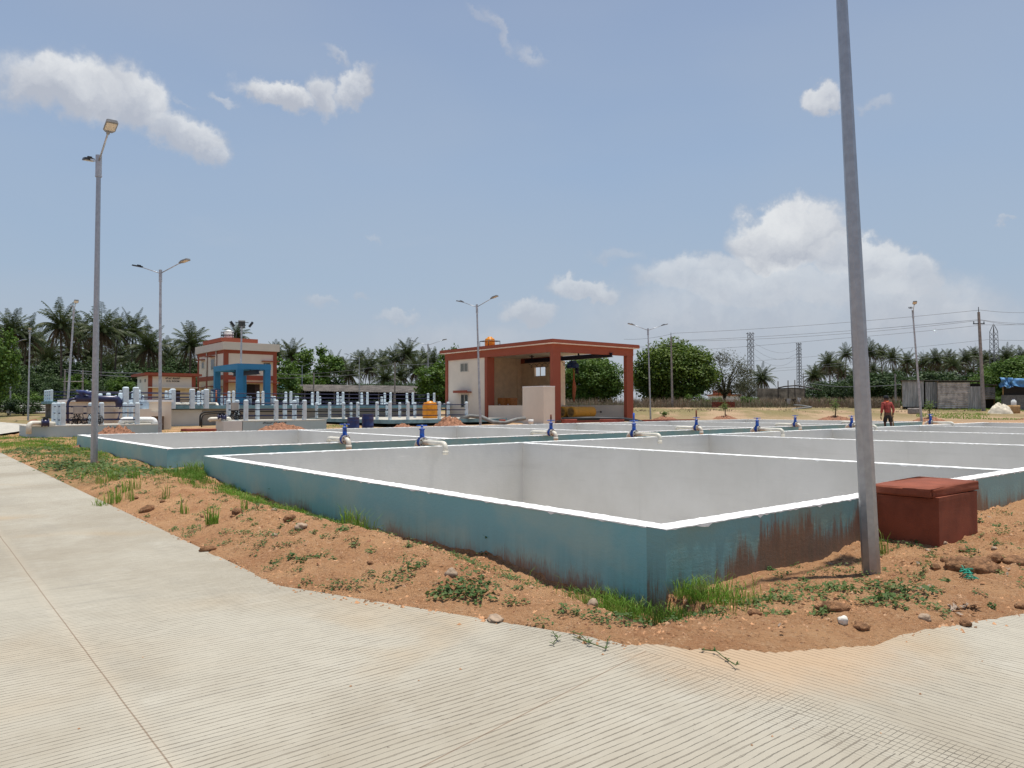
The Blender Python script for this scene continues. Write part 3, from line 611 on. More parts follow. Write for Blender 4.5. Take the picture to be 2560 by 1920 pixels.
s2 = sump('grey sump lettered plant drain sump, in front of the blue portal frame', Pb, zb_, (-.2, 4.75), 3.3, [('ಪ್ಲಾಂಟ್ ಡ್ರೈನ್ ಸಂಪ್', .14, 1.6, -.2), ('PLANT DRAIN SUMP', .12, 1.6, -.38)], 4, True)
sump_rail('railing square on the plant drain sump', Pb, zb_)
m1 = MB(); m1.box(-1.25, -.23, -.1, 1.2, -1.1, -.01); m1.build('side_block', 'wet_wall', s2)
# control panels on the rails
def panel(label, sump_P, z, x, y, w_, h_, n=1, seed=2):
    th = thing('control_panel', label, 'control box', ST(0, 0), 0); th.location = (sump_P[0], sump_P[1], z); th.rotation_euler.z = RZ; th['group'] = 'grey control boxes on the railings'
    m1 = MB(); m1.box(x, x+w_, y-.14, y-.03, .58, .58+h_); c = m1.build('case', 'panel_grey', th); m1 = MB(); m1.box(x+.02, x+w_-.02, y-.15, y-.14, .6, .56+h_); m1.build('door', 'panel_grey', c)
    for k in (.56, .9): m1 = MB(); m1.box(x-.1, x+w_+.1, y-.03, y, k, k+.05); m1.build('bracket', 'rail_navy', th)
    cable_tangle(th, x+w_/2, y-.08, .0, .58, .35, 9, seed); return th
panel('grey control box hung left on the front rail of the left sump, cables below', Pa, za, .42, -.1, .44, .36, seed=2)
panel('grey control box hung beside the tall left street light on the left sump rail', Pa, za, 1.02, -.1, .5, .36, seed=5)
panel('grey control box on the left side of the plant drain sump railing, cables below', Pb, zb_, -.62, .7, .42, .42, seed=8)

def pipe_thing(name, label, cat, pts, r, m, smooth=True, n=12, group=None):
    mb = MB(); mb.tube([tuple(p) for p in pts], r, n); o = mb.build(name, m); return tag(o, label, cat, group)
def bend(P, r):
    """round the corners of a polyline"""
    P = [Vector(p) for p in P]; out = [P[0]]
    for i in range(1, len(P)-1):
        a = (P[i-1]-P[i]); b_ = (P[i+1]-P[i]); k = min(r, a.length*.45, b_.length*.45); p0 = P[i]+a.normalized()*k; p2 = P[i]+b_.normalized()*k
        for j in range(7): u_ = j/6; out.append(p0*(1-u_)**2+P[i]*2*u_*(1-u_)+p2*u_*u_)
    out.append(P[-1]); return out
pipe_thing('cream_pipe', 'cream pipe running from the black valve down the end of the left sump', 'pipe', bend([AT(72, 1085, 36.3), AT(72, 1058, 36.3), AT(108, 1058, 37), AT(135, 1060, 37.6)], .35), .12, 'pvc')
v_ = thing('check_valve', 'stubby black valve on the cream pipe at the left end of the left sump', 'valve', AT(113, 1057, 36.9), RZ)
m1 = MB(); M = Matrix.Rotation(R(90), 4, 'Y'); m1.lathe([(.2, -.16), (.2, -.11), (.15, -.1), (.18, 0), (.15, .1), (.2, .11), (.2, .16)], 14, M=M); m1.build('body', 'navy_pipe', v_); m1 = MB(); m1.box(-.1, .1, -.1, .1, .14, .24); m1.build('cap', 'black_iron', v_)
pipe_thing('white_pipe', 'fat white pipe elbow lying on the right part of the left sump', 'pipe', bend([AT(303, 1060, 40.), AT(308, 1050, 40.), AT(384, 1050, 40.6), AT(388, 1062, 40.6)], .25), .17, 'white_plastic')
pipe_thing('cream_pipe', 'cream pipe with black valve on the stained left end of the plant drain sump', 'pipe', bend([AT(523, 1052, 41.), AT(526, 1048, 41.), AT(573, 1047, 41.4), AT(574, 1053, 41.4)], .15), .115, 'pvc')
for k, (px, lab) in enumerate(((549, 'left of the two black valves beside the plant drain sump'), (559, 'right of the two black valves beside the plant drain sump'))):
    v_ = thing('check_valve', lab, 'valve', AT(px, 1043, 41.2), RZ, 'pair of black valves'); m1 = MB(); m1.lathe([(.16, -.12), (.16, -.08), (.12, -.06), (.12, .06), (.16, .08), (.16, .12)], 12, M=M); m1.build('body', 'navy_pipe', v_); m1 = MB(); m1.box(-.07, .07, -.07, .07, .1, .22); m1.build('cap', 'black_iron', v_)
pipe_thing('black_conduit', 'bundle of black conduits bending down the basin wall left of the plant drain sump', 'pipe', bend([AT(500, 1065, 47.5), AT(500, 1031, 47.5), AT(560, 1028, 49), AT(1040, 1029, 62)], .6), .05, 'cable_black')
pipe_thing('black_conduit', 'outer black conduit on the basin wall, beside the conduit bundle', 'pipe', bend([AT(504, 1068, 47.3), AT(504, 1036, 47.3), AT(560, 1032, 48.8)], .6), .04, 'cable_black')

# ------------------------------------------------------------------ right platform (row C)
Kc = rail_corner(975, 47, 0); zc = .66
pf = thing('pump_platform', 'thin teal deck on dark piers carrying a railing, left of the pump house', 'platform', (Kc[0], Kc[1], zc), RZ)
m1 = MB(); m1.box(-.3, 9.2, -.3, 11.6, -.24, 0, ms=[0, 1, 0, 0, 0, 0]); m1.build('deck', ['ledge_teal', 'platform_top'], pf)
for (x, y) in ((.3, .4), (.3, 5), (.3, 10), (5, .4), (8.4, .4)): m1 = MB(); m1.box(x, x+.4, y, y+.4, -1.2, -.24); m1.build('pier', 'shed_dark', pf)
m1 = MB(); m1.box(.9, 8.6, .9, 11, -1.2, -.24); m1.build('base', 'shed_dark', pf)
ys = [0, 1.65, 4.3, 6.4, 8.6, 10.8]
railing('railing round the teal deck between the plant drain sump and the pump house', (Kc[0], Kc[1], zc), [[(0, y) for y in ys], [(0, 0), (1.3, 0), (3.7, 0), (5.9, 0)], [(5.9, 0), (5.9, 2.2), (5.9, 4.4), (5.9, 6.6), (5.9, 8.8), (5.9, 10.8)], [(0, 10.8), (2.8, 10.8), (5.9, 10.8)]], 1.15, .19)
b = AT(1075, 1043, 52.2); th = thing('dosing_tank', 'orange plastic tank standing behind the railing near the pump house wall', 'water tank', (b.x, 52.2, zc))
m1 = MB(); m1.lathe([(.5, 0), (.52, .05), (.52, .9), (.5, .97), (.46, 1.0)], 20); m1.build('body', 'orange_plastic', th); m1 = MB(); m1.lathe([(.46, 1.0), (.43, 1.1), (.2, 1.13), (.2, 1.2), (.05, 1.21)], 20); m1.build('lid', 'orange_plastic', th)
for (px, lab, dd, hh) in ((883.5, 'dull purple steel drum behind the second tank rim, left one', 36.6, .9), (919.5, 'blue steel drum behind the second tank rim, right one', 37.4, 1.02)):
    b = gp(px, dd); th = thing('steel_drum', lab, 'drum', (b.x, dd, b.z+.05), 0, 'pair of steel drums'); prof = []
    for k in range(4): z_ = hh*k/3; prof += [(.29, z_), (.29, z_+.1), (.302, z_+.13), (.29, z_+.16)] if k < 3 else [(.29, z_-.01), (.302, z_)]
    m1 = MB(); m1.lathe(prof, 20); m1.build('body', 'drum_blue', th); m1 = MB(); m1.lathe([(.28, hh+.002), (.28, hh+.008)], 20); m1.lathe([(.04, hh+.008), (.04, hh+.03)], 8, (.16, 0, 0)); m1.build('lid', 'drum_blue', th)

# ------------------------------------------------------------------ clarifier basin with walkways (row D)
Kd = rail_corner(425, 50, 0); zd = 1.62
bs = thing('clarifier_basin', 'long raised basin with a teal ledge and dirty concrete wall across the middle left', 'basin', (Kd[0], Kd[1], zd), RZ)
for (nm, b_, m_) in (('ledge', (-4.3, 22.4, -.35, 1.25), 'ledge_teal'), ('ledge', (-4.3, 22.4, 8.8, 10.2), 'ledge_teal'), ('ledge', (-4.3, -3., 1.25, 8.8), 'ledge_teal'), ('ledge', (21, 22.4, 1.25, 8.8), 'ledge_teal')):
    m1 = MB(); m1.box(*b_, -.24, 0, ms=[0, 1, 0, 0, 0, 0]); m1.build('ledge', [m_, 'white_coping'], bs)
m1 = MB(); m1.box(-3., 21., .2, .5, -2.4, -.24); m1.build('front_wall', 'basin_wall', bs)
m1 = MB(); m1.box(-3.8, -3.4, .1, 9.9, -2.4, -.24); m1.build('end_wall', 'cream_paint', bs)
m1 = MB(); m1.box(-3.4, 21.5, 9.4, 9.7, -2.4, -.24); m1.build('back_wall', 'basin_wall', bs)
m1 = MB(); m1.poly([(-3.4, .5, -1.3), (21, .5, -1.3), (21, 9.4, -1.3), (-3.4, 9.4, -1.3)]); m1.build('water', 'window_glass', bs)
m1 = MB(); m1.box(-1.0, 2.05, -.05, .2, -2.4, -.3); m1.build('pale_wall_panel', 'wet_wall', bs)
xs = [-1.9, 0, 2.1, 4.2, 6.3, 8.4, 10.5, 12.6, 14.7, 16.8, 18.9, 21]
railing('front railing along the teal basin ledge, nearest row', (Kd[0], Kd[1], zd), [[(x, 0) for x in xs]], 1.02, .175, (.22, .53, .84), br=.026)
railing('second railing row just behind the front railing on the basin ledge', (Kd[0], Kd[1], zd), [[(x, .95) for x in xs]], 1.0, .175, (.22, .53, .84), br=.026)
railing('third railing row on the far side of the basin', (Kd[0], Kd[1], zd-.15), [[(x, 9.0) for x in xs]], .95, .175, (.22, .53, .84), br=.026)
railing('farthest railing row on the back edge of the basin', (Kd[0], Kd[1], zd-.15), [[(x+.6, 10.) for x in xs]], .95, .175, (.22, .53, .84), br=.026)
pipe_thing('white_pipe', 'long white pipe on the basin ledge that drops down behind the plant drain sump', 'pipe', bend([AT(400, 1009, 49.8), AT(541, 1009, 54.5), AT(544, 1014, 54.2), AT(544, 1045, 54.2)], .35), .11, 'pvc')
# grey wall panel left part, recess
# left group: stair tower and inlet chamber
Ke = rail_corner(129, 72, 0); ze = 2.1
pl = thing('inlet_platform', 'high deck on square legs at the far left, in front of the trees', 'platform', (Ke[0], Ke[1], ze), RZ)
m1 = MB(); m1.box(-.3, 16, -.3, 4.6, -.26, 0); m1.build('deck', 'ledge_teal', pl)
for (x, y) in ((.2, .4), (.2, 3.8), (7.5, .4), (15, .4)): m1 = MB(); m1.box(x-.2, x+.25, y-.2, y+.25, -2.4, -.26); m1.build('leg', 'pole_concrete', pl)
m1 = MB(); m1.box(8, 15.8, .3, 4.3, -2.4, -.26); m1.build('wall', 'cream_paint', pl)
railing('railing round the high deck at the far left, in front of the trees', (Ke[0], Ke[1], ze), [[(0, 0), (0, 1.4), (0, 2.8), (0, 4.2)], [(0, 0), (3, 0), (6, 0), (8.6, 0), (11.6, 0), (15, 0)], [(0, 4.2), (4, 4.2), (8, 4.2), (12, 4.2), (15, 4.2)]], 1.12, .22)
Kf = rail_corner(271, 48, 0); zf = 1.48
pq = thing('step_landing', 'small teal landing with chunky posts above the left sump', 'platform', (Kf[0], Kf[1], zf), RZ)
m1 = MB(); m1.box(-.3, 2.6, -.3, 3, -.24, 0); m1.build('deck', 'ledge_teal', pq); m1 = MB(); m1.box(.0, 2.4, .1, 2.8, -1.6, -.24); m1.build('wall', 'cream_paint', pq)
railing('short railing of three posts on the landing above the left sump', (Kf[0], Kf[1], zf), [[(0, 0), (.7, 0), (1.5, 0)], [(0, 2.6), (2.2, 2.6)]], .95, .24)
Kg = rail_corner(314, 44, 0)
railing('pair of tall thick posts at the head of the steps', (Kg[0], Kg[1], 1.4), [[(0, 0), (.55, 0)], [(.55, 0), (3.4, 3.)], [(3.4, 3.), (4.6, 3.), (5.5, 3.)]], 1.3, .3)
m1 = MB(); m1.box(-.4, 1.4, -.1, 1.3, -1.6, 0); pv = m1.build('step_block', 'cream_paint', loc=(Kg[0], Kg[1], 1.4), rz=RZ); tag(pv, 'cream block of the steps with a dark recess, right behind the left sump', 'steps')
m1 = MB(); m1.box(1.42, 2.3, .4, 1.6, -.45, -.2); m1.build('beam', 'cream_paint', pv); m1 = MB(); m1.box(1.42, 2.3, .7, .8, -1.6, -.46); m1.build('recess', 'bark', pv)
def hand_rail(label, a, b_):
    mb = MB(); mb.tube([a, b_], .03, 6); o = mb.build('sloping_handrail', 'rail_navy'); tag(o, label, 'handrail', 'sloping handrails of the steps')
hand_rail('upper sloping handrail left of the tall thick posts', AT(299, 1022, 43.5), AT(308, 992, 44.5)); hand_rail('lower sloping handrail left of the tall thick posts', AT(294, 1050, 43), AT(300, 1030, 43.5)); hand_rail('sloping handrail right of the tall thick posts', AT(349, 1012, 45), AT(356, 990, 46))
wb = thing('chamber_building', 'low pinkish cream chamber behind the control boxes of the left sump', 'building', (AT(170, 1000, 43).x, 43, .1), RZ)
m1 = MB(); m1.box(0, 5.6, 0, 3, 0, 1.72); m1.build('wall', 'cream_paint', wb); m1 = MB(); m1.box(-.1, 5.7, -.1, 3.1, 1.72, 1.85); m1.build('roof', 'white_coping', wb); m1 = MB(); m1.box(2.8, 4.2, -.5, -.01, 0, 1.7); m1.build('blue_annex', 'post_blue', wb)
np_ = thing('navy_main_pipe', 'thick navy blue pipe with a motor valve above the left sump railing', 'pipe', AT(168, 996, 42.6))
o_ = np_.location.copy(); P_ = bend([AT(169, 1058, 42.2)-o_, AT(169, 996.5, 42.2)-o_, AT(296, 997, 43.8)-o_, AT(298, 1018, 43.8)-o_], .4)
m1 = MB(); m1.tube(P_[7:], .19, 14); m1.build('main', 'navy_pipe', np_); m1 = MB(); m1.tube(P_[:8], .075, 8); m1.build('riser', 'navy_pipe', np_)
q_ = AT(204, 990, 42.6)-o_; m1 = MB(); m1.lathe([(.14, -.1), (.14, .15), (.22, .17), (.22, .3), (.1, .34)], 10, q_); m1.tube([q_+Vector((.1, 0, .22)), q_+Vector((.55, 0, .12))], .11, 8); m1.tube([q_+Vector((-.1, 0, .2)), q_+Vector((-.3, 0, .3))], .07, 8); m1.build('motor_valve', 'drum_blue', np_)

# ------------------------------------------------------------------ pump house
C0 = AT(1383, 1000, 54.); hz0 = .42
ph = thing('pump_house', 'open sided cream and brick red pump house with a flat roof', 'building', (C0.x, 54, hz0), RZ)
LU, LV, HC = 8.6, 13.9, 5.6
for (x, y) in ((0, 0), (0, 7.9), (0, LV-.33), (LU-.75, 0), (LU-.75, LV-.33), (LU-.75, 7.9)): m1 = MB(); m1.box(x, x+.75, y, y+.33, -.6, HC-.58); m1.build('column', 'inner_cream' if (x > 1 and y > 1) else 'brick_red_paint', ph)
m1 = MB(); m1.box(LU-.33, LU+.02, .31, 8.2, HC-.14, HC); m1.build('edge_beam', 'slab_underside', ph)
for b_ in ((-.02, .33, -.02, LV+.02), (LU-.33, LU+.02, 8.2, LV+.02)): m1 = MB(); m1.box(*b_, HC-.58, HC); m1.build('beam', 'brick_red_paint', ph)
for b_ in ((.33, LU+.02, -.02, .31), (.33, LU-.33, LV-.31, LV+.02)): m1 = MB(); m1.box(*b_, HC-.58, HC); m1.build('beam', 'brick_red_paint' if b_[2] < 1 else 'inner_cream', ph)
m1 = MB(); m1.box(-.32, LU+.35, -.32, LV+.3, HC, HC+.05); m1.build('ceiling_slab', 'slab_underside', ph)
m1 = MB(); m1.box(-.36, LU+.39, -.36, LV+.34, HC+.05, HC+.27); m1.box(-.33, LU+.36, -.33, -.2, HC+.27, HC+.31); m1.box(-.33, -.2, -.2, LV+.3, HC+.27, HC+.31); rf = m1.build('roof', 'brick_red_paint', ph)
m1 = MB(); m1.box(.33, LU-.33, .31, LV-.31, HC-.12, HC-.004); m1.build('ceiling', 'slab_underside', ph)
m1 = MB(); m1.box(.1, .3, 8.23, LV-.33, -.6, HC-.58); m1.build('wall', 'cream_paint', ph)
m1 = MB(); m1.box(.75, LU-.75, LV-.25, LV-.1, -.6, HC-.58); m1.build('wall', 'inner_cream', ph)
m1 = MB(); wx0, wx1 = LU-.28, LU-.08; wy0, wy1, wz0, wz1 = 10.2, 11.7, 3.75, 4.65
for b_ in ((wx0, wx1, 8.23, wy0, -.6, HC-.58), (wx0, wx1, wy1, LV-.33, -.6, HC-.58), (wx0, wx1, wy0, wy1, -.6, wz0), (wx0, wx1, wy0, wy1, wz1, HC-.58)): m1.box(*b_)
m1.build('wall', 'inner_cream', ph)
m1 = MB(); m1.box(wx0+.05, wx0+.1, wy0, wy1, wz0, wz0+.06); m1.box(wx0+.05, wx0+.1, wy0, wy1, wz1-.06, wz1); m1.box(wx0+.05, wx0+.1, (wy0+wy1)/2-.03, (wy0+wy1)/2+.03, wz0, wz1); m1.build('window_frame', 'window_frame', ph)
for b_ in ((.12, .32, .33, 7.9), (LU-.3, LU-.1, .33, 7.9)): m1 = MB(); m1.box(*b_, -.6, 1.13); m1.build('low_wall', 'cream_paint', ph)
m1 = MB(); m1.box(.3, LU, -.0, LV, -.6, .05); m1.build('floor', 'platform_top', ph)
m1 = MB(); m1.box(.76, LU-.76, -.06, .2, -.6, .1); m1.build('step', 'kerb_red', ph)
def window_x(parent, x, y0, y1, z0, z1, glass='window_glass', louv=False, shade=True, n=2):    # window in a wall whose face is at x, facing -x
    fr = MB()
    for b_ in ((y0, y1, z0, z0+.06), (y0, y1, z1-.06, z1), (y0, y0+.06, z0+.06, z1-.06), (y1-.06, y1, z0+.06, z1-.06)): fr.box(x-.04, x+.02, *b_)
    for k in range(1, n): ym = y0+(y1-y0)*k/n; fr.box(x-.038, x+.02, ym-.03, ym+.03, z0+.06, z1-.06)
    f_ = fr.build('window', 'window_frame', parent); g_ = MB()
    if louv:
        for k in range(8): zz = z0+.07+(z1-z0-.14)*k/8; g_.box(x-.025, x+.0, y0+.07, y1-.07, zz, zz+(z1-z0-.14)/8*.8)
    g_.box(x-.012, x+.01, y0+.06, y1-.06, z0+.06, z1-.06); g_.build('pane', 'louvre_glass' if louv else glass, f_)
    if shade: s_ = MB(); s_.box(x-.5, x, y0-.45, y1+.45, z1+.1, z1+.2); s_.box(x-.5, x-.44, y0-.45, y1+.45, z1+.2, z1+.3) ; s_.build('sunshade', 'brick_red_paint', parent)
window_x(ph, .1, 10.6, 11.75, 3.95, 4.72, louv=True, shade=False); window_x(ph, .1, 10.6, 11.7, .95, 2.1)
bk = thing('cream_block', 'plain cream plastered block in front of the pump house corner column', 'wall block', (AT(1359, 1000, 51.2).x, 51.2, .2), RZ)
m1 = MB(); m1.box(0, 1.05, 0, 2.25, -.5, 2.62); m1.build('body', 'cream_paint', bk); m1 = MB(); m1.box(-.01, 1.06, -.01, 2.26, 2.62, 2.68); m1.build('cap', 'white_coping', bk)
cr_ = thing('overhead_crane', 'dark navy monorail beam hung under the pump house roof', 'crane beam', (C0.x, 54, hz0), RZ)
m1 = MB(); m1.box(5.8, 6.05, -.25, 10.2, 5.13, 5.17); m1.box(5.8, 6.05, -.25, 10.2, 4.83, 4.87); m1.box(5.9, 5.95, -.25, 10.2, 4.87, 5.13); m1.build('beam', 'crane_navy', cr_)
for y in (.6, 3.4, 6.4, 9.2): m1 = MB(); m1.box(5.87, 5.97, y, y+.1, 5.17, HC-.12); m1.box(5.7, 6.15, y, y+.1, 5.36, 5.42); m1.build('hanger', 'crane_navy', cr_)
m1 = MB(); P_ = []
for k in range(50): y = 5.2+k*.1; P_.append((6.3, y+.25*math.sin(k*.9), 4.8-.35*abs(math.sin(k*.45))))
m1.tube(P_, .02, 4); m1.build('festoon_cable', 'cable_black', cr_)
ho = thing('chain_hoist', 'blue electric hoist with orange chain bag hanging from the monorail beam', 'hoist', tuple(Vector((C0.x, 54, hz0))+Vector((U[0]*5.92+V[0]*4.1, U[1]*5.92+V[1]*4.1, 0))), RZ)
m1 = MB(); m1.tube([(0, -.5, 4.35), (0, .55, 4.35)], .2, 10); m1.box(-.22, .22, -.2, .2, 4.2, 4.75); m1.tube([(-.45, .1, 4.4), (.2, .1, 4.4)], .15, 8); m1.build('motor', 'crane_blue', ho)
m1 = MB(); m1.tube([(.3, -.15, 4.2), (.3, -.15, 3.7)], .16, 8); m1.build('chain_box', 'crane_navy', ho); m1 = MB(); m1.tube([(0, -.1, 4.2), (0, -.1, 3.2), (.05, -.1, 2.6), (-.02, -.1, 1.9), (.0, -.1, 1.35)], [.03, .06, .17, .12, .04], 8); m1.tube([(.1, .1, 3.3), (.25, .1, 2.4), (.1, .1, 1.7)], .04, 6); m1.build('chain_bag', 'chain_orange', ho)
m1 = MB(); m1.tube([(.25, -.4, 4.2), (.25, -.4, .6)], .018, 4); m1.build('pendant_cable', 'cable_black', ho)
# chlorine cylinders
def tonner(label, px, Yd, zc_, L=2.35, r=.43):
    b = AT(px, 1030, Yd); th = thing('gas_cylinder', label, 'gas cylinder', (b.x, Yd, zc_-r), RZ, 'yellow steel gas cylinders'); M = Matrix.Translation((0, 0, r)) @ Matrix.Rotation(R(90), 4, 'Y')
    m1 = MB(); m1.lathe([(r*.9, 0), (r, .03), (r, .12), (r*1.02, .14), (r, .16), (r, L*.5), (r, L-.12), (r*.97, L-.05), (r*.8, L)], 24, M=M); m1.build('shell', 'tonner_yellow', th)
    m1 = MB(); m1.lathe([(r*.80, -.012), (r*.80, -.004)], 20, M=M); m1.build('recess_shade_disc', 'tonner_end_shade', th)  # darker disc on the flat end, its colour stands in for a recess's shade
    m1 = MB(); m1.tube([(L, 0, r), (L+.9, 0, r)], .02, 5); m1.lathe([(.08, 0), (.08, .06)], 8, M=Matrix.Translation((L+.85, 0, r)) @ Matrix.Rotation(R(90), 4, 'Y')); m1.build('lifting_rod', 'steel', th)
    for y in (.3, L-.4): m1 = MB(); m1.box(y, y+.12, -r*.7, r*.7, -.12, .06); m1.build('cradle', 'steel', th)
tonner('front yellow cylinder on the pump house floor with its open end showing', 1427, 56.4, 1.02); tonner('rear yellow cylinder partly hidden by the front cylinder and the corner column', 1404, 57.8, 1.02)
# orange cabinets inside, stand
b0 = AT(1264, 1000, 60.5)
for k, (px, lab) in enumerate(((1258, 'left orange brown cabinet seen over the low wall of the pump house'), (1279, 'right orange brown cabinet seen over the low wall of the pump house'))):
    b = AT(px, 1000, 61.); th = thing('cabinet', lab, 'cabinet', (b.x, 61., hz0), RZ, 'orange cabinets in the pump house'); m1 = MB(); m1.box(-.35, .35, -.3, .3, .05, 1.75); m1.build('case', 'cabinet_orange', th); m1 = MB(); m1.box(-.38, -.35, -.26, .26, .2, 1.65); m1.build('door', 'cabinet_orange', th); m1 = MB(); m1.box(-.4, -.38, -.1, .1, 1.2, 1.24); m1.build('handle', 'white_plastic', th)
# roof tank
b = Vector((C0.x, 54, hz0+HC+.27))+Vector((U[0]*2+V[0]*9.0, U[1]*2+V[1]*9.0, 0)); b.x = AT(1225, 1000, b.y).x
th = thing('roof_tank', 'orange plastic water tank in a small frame on the pump house roof', 'water tank', b, RZ)
m1 = MB(); m1.lathe([(.42, 0), (.43, .2), (.41, .25), (.43, .3), (.43, .5), (.41, .55), (.43, .6), (.42, .72)], 20); m1.build('body', 'orange_plastic', th); m1 = MB(); m1.lathe([(.42, .72), (.36, .84), (.2, .9), (.2, .98), (.1, 1.0)], 20); m1.build('lid', 'orange_plastic', th)
m1 = MB()
for (x, y) in ((-.6, -.6), (.6, -.6), (.6, .6), (-.6, .6)): m1.tube([(x, y, 0), (x, y, .62)], .03, 4)
m1.tube([(-.6, -.6, .62), (.6, -.6, .62), (.6, .6, .62), (-.6, .6, .62), (-.6, -.6, .62)], .03, 4); m1.build('frame', 'black_iron', th)
# hoses, kerbs, bucket near the pump house
pipe_thing('suction_hose', 'grey ribbed hose sagging from the deck to the cream block', 'hose', [AT(1150, 1049, 50.5), AT(1175, 1040, 50.5), AT(1205, 1043, 50.2), AT(1235, 1056, 49), AT(1262, 1058, 48.6), AT(1290, 1049, 49.5), AT(1312, 1046, 50.2)], .13, 'hose_grey')
pipe_thing('drain_hose', 'dark hose laid along the foot of the pump house front', 'hose', [AT(1405, 1048, 53.2), AT(1480, 1046, 53.5), AT(1550, 1047, 54), AT(1590, 1052, 52), AT(1606, 1056, 50)], .13, 'hose_black')
for (a, b_, lab) in ((1405, 1442, 'short red painted kerb stone at the foot of the corner column'), (1500, 1560, 'longer red painted kerb stone below the pump house front'), (1248, 1264, 'small red kerb block in front of the cream block')):
    p = AT(a, 1056, 51.5); q_ = AT(b_, 1056, 51.5); m1 = MB(); rough_box(m1, 0, q_.x-p.x, -.15, .15, 0, .3, .005); o = m1.build('kerb_stone', 'kerb_red', loc=(p.x, 51.5, Hs(p.x, 51.5)+.02)); tag(o, lab, 'kerb stone', 'red kerb stones')
b = gp(1327, 47); th = thing('bucket', 'small white bucket in front of the cream block', 'bucket', (b.x, 47, .38)); m1 = MB(); m1.lathe([(.14, 0), (.165, .28), (.155, .28), (.13, .02)], 14); m1.build('pail', 'white_plastic', th); m1 = MB(); m1.tube([(-.16, 0, .27), (-.1, .05, .33), (.1, .05, .33), (.16, 0, .27)], .008, 4); m1.build('handle', 'steel', th)

# ------------------------------------------------------------------ two storey building
Yb = 82.; Cb = AT(560, 1000, Yb); zb0 = .3
bd = thing('office_building', 'two storey cream building with brick red bands and white parapet', 'building', (Cb.x, Yb, zb0), RZ)
LU2, LV2 = 5.9, 9.6
def zy(y, Y=82., hor=1017.8): return CZ+(hor-y)/F*Y-zb0
zp1 = zy(855); zp0 = zy(874); zb1 = zy(882.5); f1 = zy(937.5); f0 = zy(949)
m1 = MB(); m1.box(.05, LU2-.05, .05, LV2-.05, -.5, f0+.05); m1.build('ground_floor_wall', 'yellow_cream', bd)
m1 = MB(); m1.box(.05, LU2-.05, .05, LV2-.05, f0+.05, zp0); m1.build('upper_wall', 'cream_paint', bd)
m1 = MB(); m1.box(-.25, LU2+.25, -.25, LV2+.25, zp0, zp1); m1.box(-.05, LU2+.05, -.05, LV2+.05, zp1-.01, zp1+.03); m1.build('parapet', 'parapet_paint', bd)
for (x0, x1, y0, y1) in ((-.02, .45, -.02, .3), (LU2-.4, LU2+.02, -.02, .3), (-.02, .3, 2.6, 2.95), (-.02, .3, 6., 6.4), (-.02, .3, LV2-.4, LV2+.02)): m1 = MB(); m1.box(x0, x1, y0, y1, -.5, zp0); m1.build('pilaster', 'brick_red_paint', bd)
for (z0, z1) in ((zb1, zp0), (f0, f1)): m1 = MB(); m1.box(.45, LU2-.4, -.0, .2, z0, z1); m1.box(-.0, .2, .3, LV2-.4, z0, z1); m1.build('band', 'brick_red_paint', bd)
m1 = MB(); m1.box(1.9, 3.95, .0, .1, 1.0-zb0, zy(960)); m1.build('doorway', 'dark_opening', bd); m1 = MB(); m1.box(3.4, 3.95, -.03, 0, .2, zy(960)); m1.build('shutter', 'shutter_brown', bd)
m1 = MB(); m1.box(.1, LU2+.1, -.8, 0, zy(957), zy(955)); m1.build('canopy', 'brick_red_paint', bd)
fr = MB(); fr.box(4.35, 5.2, -.0, .1, zy(921), zy(904)); wf = fr.build('window', 'window_frame', bd)
for (a, b_) in ((4.4, 4.62), (4.68, 5.12)): g_ = MB(); g_.box(a, b_, -.02, .0, zy(920.3), zy(904.7)); g_.build('pane', 'window_glass', wf)
m1 = MB(); m1.box(4.15, 5.6, -.5, .04, zy(901), zy(899)); m1.build('sunshade', 'brick_red_paint', bd)
m1 = MB(); m1.box(LU2, LU2+.6, .6, 2, zy(899), zy(897)); m1.build('sunshade', 'brick_red_paint', bd)
for (y0, y1, za_, zb1_, lv) in ((3.3, 4.6, 5.7, 7.0, 1), (7.2, 8.0, 6.0, 6.8, 1), (3.2, 4.6, 2.9, 3.6, 0), (7.2, 8.1, 2.7, 3.5, 0), (.9, 1.7, 2.9, 3.5, 0)):
    fr = MB(); fr.box(-.03, .06, y0, y1, za_-.3, zb1_-.3); wf = fr.build('window', 'window_frame', bd); g_ = MB(); g_.box(-.045, -.03, y0+.08, y1-.08, za_-.22, zb1_-.38); g_.build('pane', 'window_glass' if lv else 'louvre_glass', wf)
    s_ = MB(); s_.box(-.6, .04, y0-.3, y1+.4, zb1_-.1, zb1_-.02); s_.build('sunshade', 'brick_red_paint', bd)
for y in (2.5, 5.9): m1 = MB(); m1.tube([(-.1, y, f1), (-.1, y, zp0)], .06, 6); m1.build('downpipe', 'parapet_paint', bd)
m1 = MB(); m1.box(.6, 4.4, 2.6, LV2-.8, zp1-.05, zy(849)); m1.build('stair_head_wall', 'cream_paint', bd)
m1 = MB(); m1.box(.4, 4.6, 2.4, LV2-.6, zy(849), zy(839)); m1.build('stair_head_roof', 'brick_red_paint', bd); m1 = MB(); m1.box(.58, 1.1, 2.58, LV2-.78, zp1-.05, zy(849)-.01); m1.build('stair_head_pilaster', 'brick_red_paint', bd)
text_obj('BUILDING', .22, 'lettering', bd, (3.1, .045, zy(936)))
b = AT(572, 839, 86); th = thing('roof_tank', 'white round water tank in a dark steel frame on the two storey building', 'water tank', (b.x, 86, zb0+zy(839))); 
m1 = MB(); m1.lathe([(.5, .0), (.52, .3), (.5, .35), (.52, .4), (.52, .78)], 20); m1.build('body', 'white_plastic', th); m1 = MB(); m1.lathe([(.54, .78), (.5, .86), (.25, .95), (.2, 1.02), (.05, 1.04)], 20); m1.build('lid', 'white_plastic', th)
m1 = MB()
